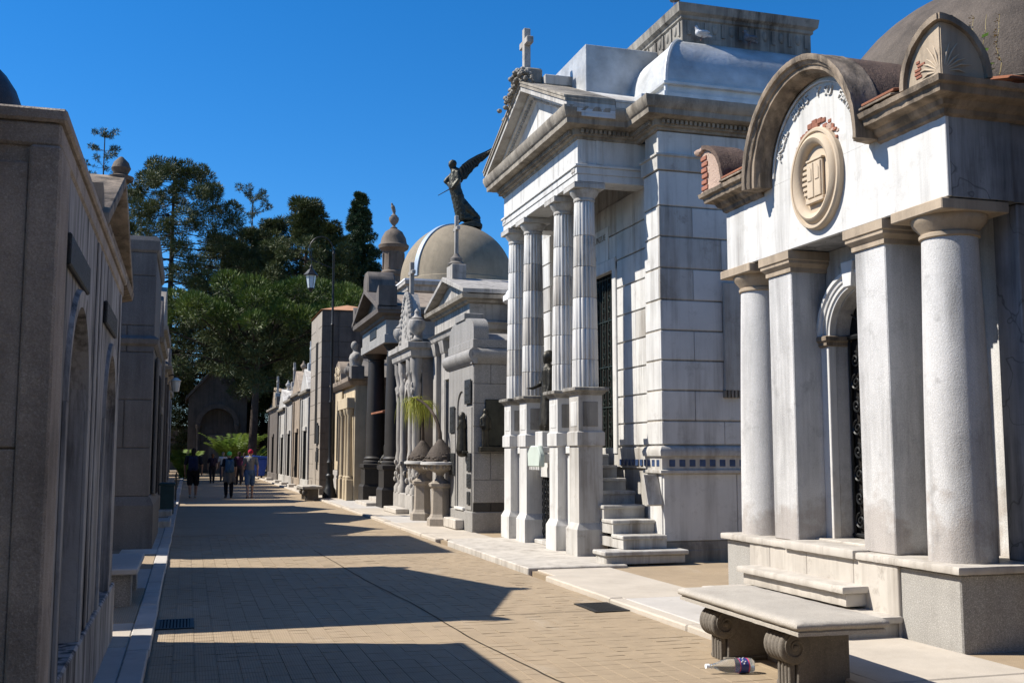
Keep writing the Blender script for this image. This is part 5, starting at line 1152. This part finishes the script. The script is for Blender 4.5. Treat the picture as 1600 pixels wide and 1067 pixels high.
# near, bright green araucaria over the end of the street
cap_ = lambda t, c, e: math.sqrt(max(0,1-((t-c)/e)**2))
def puff_tree(name, label, x, y, top, low, rx, ry, n, seed, trunk, lean=0):
    # umbrella of dense rounded tufts on branches, dark leaves below paint in underside shade
    q = random.Random(seed); r = thing(name, (x,y,0), label, 'tree', 'trees behind the street'); lv = Leaves(seed); dk = Leaves(seed+50); br = MB()
    MB().tube([(x+lean*k/6, y, (low+(top-low)*.55)*k/6) for k in range(7)], [trunk*(1-.6*k/6) for k in range(7)], 12).build('trunk', M['bark'], r)
    for k in range(n):
        f = (k+.5)/n; rad = math.sqrt(f); az = k*2.39996+q.uniform(-.3,.3)
        px, py = x+lean+rx*rad*math.cos(az), y+ry*rad*math.sin(az); pz = low+(top-low)*math.sqrt(max(0,1-rad*rad*.92))+q.uniform(-1.7,.6)
        s = q.uniform(.55,1.3); lv.clump((px,py,pz), (s,s,s*.7), int(620*s), .36, .034, .75, .72)
        dk.clump((px,py,pz-.55*s), (s*.75,s*.75,s*.35), int(170*s), .34, .03, -.3, .3)  # darker leaf colour under each tuft stands for its shade
        z0 = low-.8+(pz-low)*.4; br.tube([(x+lean*.8,y,z0-1.0),(x+(px-x)*.5,y+(py-y)*.5,z0),(px,py,pz-.3*s)], [.13,.08,.04], 5)
        for e in range(2):
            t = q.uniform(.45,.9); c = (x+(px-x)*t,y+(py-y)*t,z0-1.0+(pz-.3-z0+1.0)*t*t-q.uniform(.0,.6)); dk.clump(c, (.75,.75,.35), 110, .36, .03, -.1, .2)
    for k in range(11):
        az = q.uniform(0,2*PI); L = q.uniform(2,rx*.8); z = low-q.uniform(.3,3.4); a = (x,y,z); b = (x+L*math.cos(az),y+L*math.sin(az)*.6,z-L*.12+q.uniform(-.2,.4))
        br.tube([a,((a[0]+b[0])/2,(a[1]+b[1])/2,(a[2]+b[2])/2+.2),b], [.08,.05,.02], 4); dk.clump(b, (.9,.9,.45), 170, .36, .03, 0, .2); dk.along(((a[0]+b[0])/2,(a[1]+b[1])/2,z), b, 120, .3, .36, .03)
    br.build('branches', M['twig'], r, smooth=0); lv.build('crown', LM['green'], r); dk.build('under_shade_foliage', LM['dark'], r)
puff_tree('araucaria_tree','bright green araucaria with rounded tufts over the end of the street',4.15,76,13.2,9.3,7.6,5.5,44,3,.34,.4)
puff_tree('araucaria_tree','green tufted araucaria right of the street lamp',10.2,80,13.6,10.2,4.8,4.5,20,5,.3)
conifer('bunya_tree','huge dark bunya pine with a domed crown left of the thin pine',-1.9,96,26.9,8.0,lambda t: 6.0*cap_(t,.35,.66) if t > .35 else 6.2,19,9,7,'dark',1.0,480,.28,.026,.42,-.08,.7,curl=.04,asym=lambda a, t: 1+(.42*max(0,math.cos(a)) if t < .62 else .12*math.cos(a)),nin=.35)
conifer('norfolk_pine','thin Norfolk pine with open whorls at the far left',-8.9,111,33.8,12,lambda t: 4.2*(1-t)**.6+.5,14,5,11,'blue',.36,90,.32,.03,.16,.02,.9,end_only=True,curl=.26)
conifer('norfolk_pine','thin Norfolk pine with upswept branches right of the big bunya',6.1,121,31.0,14,lambda t: 3.4*(1-t)**.5+.8,9,6,13,'blue',.48,120,.36,.034,.16,.05,.9,end_only=True,curl=.42)
conifer('bunya_tree','dark bunya pine with a round topknot beside the cypress',9.1,91,23.9,6.5,lambda t: 1.2*cap_(t,.885,.09) if t > .80 else (.9 if t > .74 else 5.4*(1-.5*t)),19,8,17,'dark',.85,280,.32,.03,.36,-.12,.6,curl=.12,nin=.35)
conifer('bunya_tree','dark drooping conifer filling the gap behind the green araucaria',5.2,99,22.0,5,lambda t: 6.2*(1-t)**.6,13,8,19,'dark',.9,240,.34,.032,.35,-.16,.6,curl=.10,nin=.35)
conifer('cypress_tree','dense dark conical cypress right of the lamp arm',14.4,96,25.9,3.5,lambda t: 4.4*(1-t)**.85+.05,34,10,23,'cyp',.62,110,.26,.03,.3,.22,.3,curl=.1,taper=.6)
conifer('conifer_tree','dark conifer between the topknot bunya and the cypress',12.2,98,20.0,4,lambda t: 4.4*(1-t)**.6,14,8,29,'dark',.75,160,.32,.03,.3,-.12,.55,curl=.12,nin=.35)
conifer('bunya_tree','low dark tree behind the left tombs and chapel',-5.0,88,13.5,3.0,lambda t: 4.2*(1-t)**.5,9,8,31,'dark',.75,150,.32,.03,.3,-.1,.55,nin=.35)
conifer('conifer_tree','dark background conifer right of the big bunya',2.6,103,22.0,6,lambda t: 5.6*(1-t)**.55,13,8,41,'dark',.95,220,.36,.034,.35,-.12,.6,curl=.08,nin=.35)
conifer('conifer_tree','dark background conifer far right behind the tall tomb',17.5,104,17.5,4,lambda t: 5.0*(1-t)**.55,10,8,43,'dark',.95,200,.36,.034,.35,-.12,.6,curl=.08,nin=.35)
conifer('conifer_tree','dark background conifer left of the big bunya trunk',-6.5,101,17.0,5,lambda t: 4.6*(1-t)**.5,10,8,47,'dark',.95,200,.36,.034,.35,-.12,.6,curl=.08,nin=.35)
conifer('conifer_tree','dark broad conifer between the thin pine and the topknot bunya',7.0,97,22.6,6,lambda t: 4.6*(1-t)**.5,13,9,53,'dark',.9,260,.30,.028,.35,-.12,.6,curl=.08,nin=.35)
conifer('conifer_tree','dark broad conifer just left of the cypress',11.4,94,22.0,6,lambda t: 3.6*(1-t)**.5,13,9,59,'dark',.9,260,.30,.028,.35,-.12,.6,curl=.08,nin=.35)
conifer('conifer_tree','dark low conifer left of the chapel before the far wall',-1.9,103,11.0,1.5,lambda t: 3.4*(1-t)**.5,9,8,61,'dark',.85,220,.32,.03,.3,-.1,.5,curl=.08,nin=.35)
conifer('conifer_tree','dark low conifer right of the chapel before the far wall',6.6,103,10.0,1.5,lambda t: 3.4*(1-t)**.5,9,8,67,'dark',.85,220,.32,.03,.3,-.1,.5,curl=.08,nin=.35)
# palm bushes at the end of the street
def palm_bush(x, y, h, n, label, seed):
    r = thing('palm_bush', (x,y,0), label, 'bush', 'palm bushes at the street end'); q = random.Random(seed); mb = MB(); st_ = MB()
    for k in range(n):
        a = q.uniform(0,2*PI); L = h*q.uniform(.6,1.0); out = q.uniform(.25,.65)*L; pts = []
        for j in range(7): t = j/6; pts.append(Vector((x+math.cos(a)*out*t**1.2, y+math.sin(a)*out*t**1.2, L*(t*1.15-.35*t*t*1.3))))
        st_.tube(pts, [.025*(1-.8*j/6) for j in range(7)], 4)
        for j in range(1,7):
            d = (pts[j]-pts[j-1]).normalized(); s = d.cross(Vector((0,0,1))).normalized()
            for e in range(3):
                p = pts[j-1].lerp(pts[j], e/3)
                for sg in (-1,1):
                    l = .75*(1-abs(j-3.5)/6)*q.uniform(.8,1.1); v = (s*sg+d*.5+Vector((0,0,-.25))).normalized()
                    mb.add([p, p+v*l*.5+d*.07, p+v*l, p+v*l*.5-d*.07], [(0,1,2,3)])
    st_.build('stems', M['twig'], r); mb.build('leaves', LM['palm'], r, smooth=0)
palm_bush(3.2,80,4.6,48,'bright yellow-green palm bush at the end of the street',1)
palm_bush(4.6,83,3.2,20,'second palm bush beside the tree trunk at the street end',2)
palm_bush(-.2,74,2.8,16,'small bright palm bush on the left at the street end',3)
# ================================================================ street furniture
def bench(x, y, rot, label, L=1.96, D=.66):
    r = thing('stone_bench', (x,y,0), label, 'bench', 'stone benches along the street')
    h, l = D/2, L/2
    MB().ring([(-.03,.405),(0,.41),(0,.435),(-.012,.437),(-.012,.445),(0,.447),(.012,.455),(.018,.475),(.008,.492),(-.02,.503),(-.07,.507)], x-h,x+h,y-l,y+l).build('seat', M['bench'], r, smooth=60, rough=.0025)
    for s in (-1,1):
        yc = y+s*(l-.42); p = []
        prof = [(-.20,.0),(-.20,.05),(-.19,.06),(-.19,.17),(-.17,.19)]
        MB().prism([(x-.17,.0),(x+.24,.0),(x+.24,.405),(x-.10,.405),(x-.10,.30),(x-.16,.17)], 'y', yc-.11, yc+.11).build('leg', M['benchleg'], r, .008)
        v = MB()
        n = 26
        for j in range(5):          # ribbed scroll roll at the front
            w0 = yc-.125+j*.05; v.add([(x-.19+.115*math.cos(2*PI*k/n), w, .285+.115*math.sin(2*PI*k/n)) for w in (w0+.004,w0+.012,w0+.038,w0+.046) for k in range(n)], []) if 0 else None
            rr_ = [.102,.116,.116,.102]; ws = [w0,w0+.014,w0+.036,w0+.05]; vs = [(x-.185+a*math.cos(2*PI*k/n), w, .285+a*math.sin(2*PI*k/n)) for a, w in zip(rr_,ws) for k in range(n)]
            v.add(vs, [(i*n+k,i*n+(k+1)%n,(i+1)*n+(k+1)%n,(i+1)*n+k) for i in range(3) for k in range(n)]+([tuple(range(n))] if j == 0 else [])+([tuple(3*n+k for k in range(n))] if j == 4 else []))
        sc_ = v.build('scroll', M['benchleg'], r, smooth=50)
        for sy in (-1,1):
            e = MB(); pts = [(x-.185+(.09-.07*k/30)*math.cos(PI*.5+2*PI*1.4*k/30), yc+sy*.128, .285+(.09-.07*k/30)*math.sin(PI*.5+2*PI*1.4*k/30)) for k in range(31)]
            e.tube(pts, .009, 5).ball((x-.185,yc+sy*.128,.285), (.022,.016,.022), 10, 6).build('volute', M['benchleg'], r, parent=sc_)
        for k in range(4): MB().box(x-.215,x-.168,yc-.085+k*.046,yc-.055+k*.046,.0,.175).build('fluted_foot', M['benchleg'], r, .006)
        MB().box(x-.20,x+.26,yc-.13,yc+.13,.0,.03).build('foot_plate', M['benchleg'], r, .006)
    r.rotation_euler.z = R(rot)
bench(4.22,7.24,-2,'big scroll-legged stone bench in front of the arched tomb',L=1.90)
bench(4.12,38.3,0,'far stone bench beside the lamp post base')
# low slab bench on the left
lb = thing('slab_bench', (-.62,12.6,0), 'plain pale slab bench against the shadowed left tombs', 'bench')
MB().box(-.84,-.46,11.75,13.6,.37,.43).build('seat', M['kerb'], lb, .01)
for y in (11.95,13.3): MB().box(-.80,-.52,y-.1,y+.1,.03,.369).build('leg', M['granite'], lb, .01)
# bottle
bt = thing('plastic_bottle', (3.85,7.22,.06), 'empty clear plastic bottle with blue label lying under the bench', 'bottle')
pet = plain('clear_plastic', (.9,.94,.95), .08, 0, .02, 10, 0, .5, trans=.92); lbm = plain('bottle_label', (.03,.05,.20), .4, 0, .2, 20, 0); pk = plain('label_stripe', (.6,.05,.14), .4); wh = plain('white_print', (.8,.82,.85), .5)
def hb(prof, name, mat, par=None, seg=28):     # lathe lying on its side, pointing to -x
    mb = MB(); n = len(prof); vs = []; sq = .97
    for r_, t in prof:
        for k in range(seg):
            a = 2*PI*k/seg; q = r_*(1+(.05*math.cos(5*a) if t > .315 else 0)); vs.append((3.68+t*.985, 7.27-t*.17+q*math.cos(a), .056+q*math.sin(a)))
    mb.add(vs, [(i*seg+k,i*seg+(k+1)%seg,(i+1)*seg+(k+1)%seg,(i+1)*seg+k) for i in range(n-1) for k in range(seg)]+([tuple(range(seg)),tuple((n-1)*seg+k for k in range(seg))] if 'label' not in name else []))
    return mb.build(name, mat, bt, parent=par)
bo = hb([(.014,.0),(.014,.03),(.018,.035),(.018,.04),(.015,.045),(.03,.085),(.047,.14),(.051,.18),(.049,.20),(.051,.22),(.050,.24),(.050,.30),(.052,.32),(.048,.345),(.03,.352)], 'body', pet)
hb([(.0525,.235),(.0525,.30)], 'label_band', lbm, bo); hb([(.0532,.233),(.0532,.238)], 'label_stripe', pk, bo); hb([(.0532,.298),(.0532,.306)], 'label_stripe', pk, bo)
hb([(.017,-.005),(.017,.02)], 'cap', plain('bottle_cap', (.75,.78,.8), .4), bo)
mk = MB()
for k, (t, a) in enumerate([(.25,.9),(.262,1.15),(.278,.95),(.265,.55),(.25,1.9),(.28,2.1),(.265,1.6)]):
    x, y_ = 3.68+t*.985, 7.27-t*.17; al = PI+a*.75; mk.ball((x,y_+.0525*math.cos(al),.056+.0525*math.sin(-al)), (.007,.004,.006), 8, 5)
mk.build('label_print', wh, bt, parent=bo)
# lamp post with curled arm
lp_ = thing('street_lamp', (4.86,38.6,0), 'tall black iron lamp post with curled arm and hanging glass lantern', 'lamp')
x, y = 4.86, 38.6
MB().lathe([(.26,.05),(.26,.14),(.22,.2),(.22,.32),(.16,.42),(.12,.7),(.15,.76),(.15,.84),(.10,.9),(.10,1.25),(.13,1.3),(.10,1.36),(.07,1.5),(.065,3.4),(.085,3.45),(.055,3.55),(.045,6.2),(.07,6.25),(.04,6.3),(.035,8.8),(.055,8.84),(.02,9.0)], x, y, 18).build('post', M['iron'], lp_)
arm = [(x,y,8.2),(x-.02,y,8.7)]+[(x-.45+.43*math.cos(a), y, 8.95+.50*math.sin(a)) for a in [R(d) for d in range(10,251,20)]]
MB().tube(arm, .022, 6).build('arm', M['iron'], lp_)
MB().tube([(x-.80,y,9.0),(x-.80,y,8.35)], .012, 5).tube([(x,y,8.3),(x-.35,y,8.42),(x-.80,y,8.6)], .014, 5).build('bracket', M['iron'], lp_)
lx_ = x-.80
gl = plain('lantern_glass', (.55,.62,.66), .15, 0, .1, 8, 0, .5, trans=.35)
ln = MB().lathe([(.12,7.55),(.19,8.0)], lx_, y, 6).build('lantern_glass', gl, lp_, smooth=0)
MB().lathe([(.26,8.0),(.27,8.03),(.20,8.1),(.10,8.22),(.05,8.26),(.06,8.32),(.01,8.42)], lx_, y, 6).build('lantern_roof', M['iron'], lp_, parent=ln, smooth=0)
MB().lathe([(.03,7.4),(.06,7.48),(.13,7.52),(.13,7.55)], lx_, y, 6).build('lantern_base', M['iron'], lp_, parent=ln, smooth=0)
for k in range(6):
    a = 2*PI*k/6; MB().tube([(lx_+.122*math.cos(a),y+.122*math.sin(a),7.55),(lx_+.193*math.cos(a),y+.193*math.sin(a),8.0)], .011, 4).build('glazing_bar', M['iron'], lp_, parent=ln)
# blue bin
bn = thing('rubbish_bin', (4.1,71.5,0), 'large blue plastic wheeled bin under the tree trunk', 'bin')
bl = plain('blue_plastic', (.03,.09,.42), .45, 0, .15, 4)
MB().prism([(3.45,.18),(4.75,.18),(4.95,1.3),(3.25,1.3)], 'y', 71, 72.2).build('body', bl, bn, .04)
MB().prism([(3.2,1.3),(5.0,1.3),(4.95,1.42),(4.1,1.5),(3.25,1.42)], 'y', 70.92, 72.25).build('lid', bl, bn, .02)
for xx in (3.6,4.6):
    for yy in (71.15,72.05): MB().lathe([(.1,-.03),(.1,.03)], 0, 0, 14).build('wheel', M['iron'], None).location = (0,0,0)
for o in [o for o in COL.objects if o.name.startswith('wheel')]:
    i = [q for q in COL.objects if q.name.startswith('wheel')].index(o); o.parent = bn; o.rotation_euler = (0,PI/2,0); o.location = ((3.6,4.6)[i//2]-4.1, (71.15,72.05)[i%2]-71.5, .1)
# ponytail palms in stone planters
def planter(x, y, zt, label):
    r = thing('stone_planter', (x,y,0), label, 'planter', 'stone planters on the pavement')
    MB().lathe([(.30,.05),(.30,.20),(.25,.24),(.215,.30),(.20,.80),(.215,.86),(.26,.90),(.27,.96),(.20,.99)], x, y, 6, rot=PI/6).build('pedestal', M['warmgranite'], r, smooth=0)
    b = MB().lathe([(.20,.99),(.10,1.06),(.07,1.13),(.10,1.18),(.22,1.24),(.34,1.30),(.36,1.36)], x, y, 24).build('bowl', M['warmgranite'], r)
    MB().lathe([(.36,1.36),(.44,1.37),(.44,1.42),(.38,1.43)], x, y, 32).build('rim', M['marble'], r)
    for k in range(16): a = 2*PI*k/16; MB().ball((x+.35*math.cos(a),y+.35*math.sin(a),1.31), (.045,.045,.06), 6, 5).build('egg_moulding', M['warmgranite'], r, parent=b)
planter(5.36,25.15,1.4,'stone planter on a six-sided pedestal, the farther of two')
planter(5.30,23.0,1.4,'stone planter on a six-sided pedestal, nearest the granite tomb')
def ponytail(x, y, z, h, bend, label, seed, nl):
    r = thing('ponytail_palm', (x,y,z), label, 'plant', 'plants in the stone planters'); q = random.Random(seed)
    mb = MB().lathe([(.33,z),(.34,z+.06),(.29,z+.18),(.20,z+.32),(.11,z+.42),(.05,z+.5)], x, y, 20)
    for k in range(90):
        a = q.uniform(0,2*PI); t = q.random(); rr_ = .30*(1-t)+.06; mb.ball((x+rr_*math.cos(a),y+rr_*math.sin(a),z+.02+.40*t), (.06,.06,.03), 6, 4)
    mb.build('swollen_base', stone('caudex_bark', (.10,.08,.065), (.02,.016,.013), 0, .6, .3, bump=.8, bscale=25), r)
    pts = [Vector((x+bend[0]*math.sin(t*PI/2)*t, y+bend[1]*math.sin(t*PI/2)*t, z+.45+h*math.sin(t*PI/2))) for t in [k/8 for k in range(9)]]
    MB().tube(pts, [.045-.003*k for k in range(9)], 8).build('stem', M['bark'], r)
    lv = MB(); c = pts[-1]
    for k in range(nl):
        a = q.uniform(0,2*PI); L = q.uniform(.35,.85); up = q.uniform(-.1,.55); o = q.uniform(.10,.46); prev = None; sdv = Vector((-math.sin(a),math.cos(a),0))*.012; vs = []
        for j in range(6):
            t = j/5; p = c+Vector((math.cos(a)*o*(1-(1-t)**2)*1.1, math.sin(a)*o*(1-(1-t)**2)*1.1, up*.35*math.sin(min(1,t*1.4)*PI*.5)-L*.85*t*t)); w_ = sdv*(1-.85*t); vs += [p-w_, p+w_]
        lv.add(vs, [(2*j,2*j+1,2*j+3,2*j+2) for j in range(5)])
    lv.build('leaves', LM['pony'], r, smooth=0)
ponytail(5.30,23.0,1.42,1.0,(-.30,1.5),'bent ponytail palm stem growing out of the nearer planter',1,90)
ponytail(5.36,25.15,1.42,.95,(.0,.1),'drooping yellow-green ponytail palm in the farther planter',2,220)

# ================================================================ people
skin = plain('skin', (.42,.25,.17), .6, 0, .08, 10, 0); skin2 = plain('tanned_skin', (.26,.15,.10), .6, 0, .08, 10, 0)
cloth = lambda nm, c: plain(nm, c, .9, 0, .12, 14, .1, .1)
def person(x, y, h, face, label, shirt, legs, short, sk, headcol, headkind, sleeve=True, stride=.16, pack=None, jacket=None, bulk=1.0, shoe=(.05,.05,.05)):
    r = thing('person', (x,y,0), label, 'person', 'visitors walking down the street'); k = h/1.75
    def P(a, b, c): return (x+a*k, y+b*k, c*k)
    w = bulk
    L = {}
    for s in (-1,1):
        f = stride*s; L[s] = dict(hip=P(.09*s*w,0,.93), knee=P(.095*s*w,f*.55+.03,.51), ank=P(.09*s,f-.05 if s < 0 else f,.09 if s > 0 else .11), toe=P(.10*s,f+.13,.035))
        L[s].update(sh=P(.185*s*w,0,1.43), el=P(.255*s*w,-f*.5,1.14), wr=P(.25*s*w,-f*.9+.06,.90), fi=P(.245*s*w,-f*.9+.09,.82))
    caps = [(P(0,0,.93),P(0,0,1.12),.13*k*w,.125*k*w),(P(0,0,1.12),P(0,0,1.36),.125*k*w,.14*k*w),(P(-.1,0,1.40),P(.1,0,1.40),.085*k,.085*k),(P(0,.0,1.45),P(0,.015,1.56),.056*k,.055*k),
            (P(0,.02,1.635),(.078*k,.098*k,.118*k)),(P(0,.09,1.59),P(0,.085,1.57),.035*k,.04*k),(P(0,.115,1.625),P(0,.125,1.61),.014*k,.016*k),(P(-.08,.01,1.62),(.014*k,.025*k,.034*k)),(P(.08,.01,1.62),(.014*k,.025*k,.034*k))]
    for s in (-1,1):
        q = L[s]
        caps += [(q['hip'],q['knee'],.085*k*w,.058*k*w),(q['knee'],q['ank'],.058*k*w,.038*k),(q['sh'],q['el'],.05*k*w,.042*k*w),(q['el'],q['wr'],.042*k,.028*k),(q['wr'],q['fi'],.034*k,.032*k)]
        f = Vector(q['fi'])
        for j in range(4): o = Vector((0,(-.033+.022*j)*k,0)); caps.append((f+o, f+o+Vector((-.005*s*k,.012*k,(-.085+.008*abs(j-1.3))*k)), .0095*k, .008*k))
        caps.append((f+Vector((0,.03*k,.03*k)), f+Vector((-.01*s*k,.062*k,-.03*k)), .011*k, .009*k))
    blob('body', caps, sk, r, .0095*k, sm=2)
    tc = [(P(0,0,.95),P(0,0,1.12),.145*k*w,.145*k*w),(P(0,0,1.12),P(0,0,1.36),.145*k*w,.158*k*w),(P(-.12,0,1.40),P(.12,0,1.40),.092*k,.092*k),(P(0,0,1.42),P(0,.005,1.48),.08*k,.066*k)]
    for s in (-1,1):
        q = L[s]; e = Vector(q['el']) if sleeve == 'long' else Vector(q['sh']).lerp(Vector(q['el']),.72)
        tc.append((q['sh'],e,.068*k*w,.062*k*w))
        if sleeve == 'long': tc.append((q['el'],Vector(q['wr']),.06*k,.045*k))
    blob('shirt', tc, cloth('shirt',shirt), r, .014, sm=2)
    tl = [(P(0,0,.92),P(0,0,1.0),.15*k*w,.148*k*w)]
    for s in (-1,1):
        q = L[s]; tl.append((q['hip'],q['knee'],.11*k*w,.088*k*w))
        if not short: tl.append((q['knee'],Vector(q['ank'])+Vector((0,0,.03*k)),.085*k*w,.062*k))
    blob('trousers', tl, cloth('trousers',legs), r, .014, sm=2)
    for s in (-1,1):
        q = L[s]; blob('shoe', [(Vector(q['ank'])+Vector((0,-.03*k,-.04*k)),q['toe'],.05*k,.04*k)], cloth('shoe',shoe), r, .012, sm=1)
    hm = cloth('headwear' if headkind == 'cap' else 'hair', headcol)
    if headkind == 'cap':
        blob('cap', [(P(0,.01,1.665),(.095*k,.112*k,.10*k)),(P(-.04,.12,1.67),P(.04,.12,1.67),.028*k,.028*k),(P(-.03,.16,1.66),P(.03,.16,1.66),.02*k,.02*k)], hm, r, .012, sm=1)
    else: blob('hair', [(P(0,-.005,1.655),(.096*k,.108*k,.112*k)),(P(0,-.06,1.60),P(0,-.06,1.50),.075*k,.055*k)], hm, r, .012, sm=1)
    if pack: blob('backpack', [(P(-.07,-.2,1.05),P(-.07,-.19,1.36),.105*k,.095*k),(P(.07,-.2,1.05),P(.07,-.19,1.36),.105*k,.095*k),(P(0,-.27,1.1),P(0,-.26,1.2),.07*k,.07*k),(P(-.13,-.03,1.47),P(-.11,-.14,1.40),.03*k,.03*k),(P(.13,-.03,1.47),P(.11,-.14,1.40),.03*k,.03*k)], cloth('backpack',pack), r, .018, sm=1)
    if jacket: blob('tied_jacket', [(P(-.12,-.05,.98),P(-.16,-.06,.66),.09*k,.08*k),(P(.12,-.05,.98),P(.16,-.06,.66),.09*k,.08*k),(P(0,-.12,.96),P(0,-.12,.62),.10*k,.09*k),(P(-.14,.05,.98),P(.14,.05,.98),.07*k,.07*k),(P(.2,-.02,.75),P(.24,.02,.5),.06*k,.035*k)], cloth('tied_jacket',jacket), r, .018, sm=1)
    r.rotation_euler.z = R(face)
    return r
person(2.19,40.4,1.76,2,'person in a grey T-shirt, blue shorts and red cap walking away',(.20,.19,.18),(.08,.13,.22),True,skin,(.33,.02,.05),'cap',shoe=(.42,.27,.2))
person(1.45,40.6,1.68,4,'person in black with a bright green cap and jacket round the waist',(.02,.02,.025),(.015,.015,.018),False,skin,(.12,.55,.16),'cap',pack=(.05,.10,.16),jacket=(.13,.125,.12),stride=-.08)
person(.2,41.1,1.80,-3,'person in black shorts with a navy backpack standing in the left shade',(.02,.022,.03),(.012,.012,.014),True,skin2,(.02,.018,.016),'hair',pack=(.015,.02,.05),bulk=1.15,stride=.05,shoe=(.25,.25,.24))
person(2.55,57.5,1.72,0,'person in a dark purple shirt walking ahead of the green cap',(.05,.02,.045),(.03,.025,.03),False,skin,(.03,.02,.016),'hair',stride=-.15)
person(3.1,63.5,1.66,0,'person in a pink top seen beyond the purple shirt',(.40,.05,.12),(.05,.05,.07),False,skin,(.04,.025,.02),'hair')
person(1.3,61.5,1.62,3,'person with brown hair in dark clothes farther down the street',(.035,.02,.035),(.02,.02,.025),False,skin,(.13,.06,.03),'hair',pack=(.03,.02,.03))
person(1.95,64.5,1.7,-4,'person with a pale top in the distance beside the brown-haired one',(.5,.48,.45),(.04,.04,.05),False,skin,(.25,.2,.14),'hair')
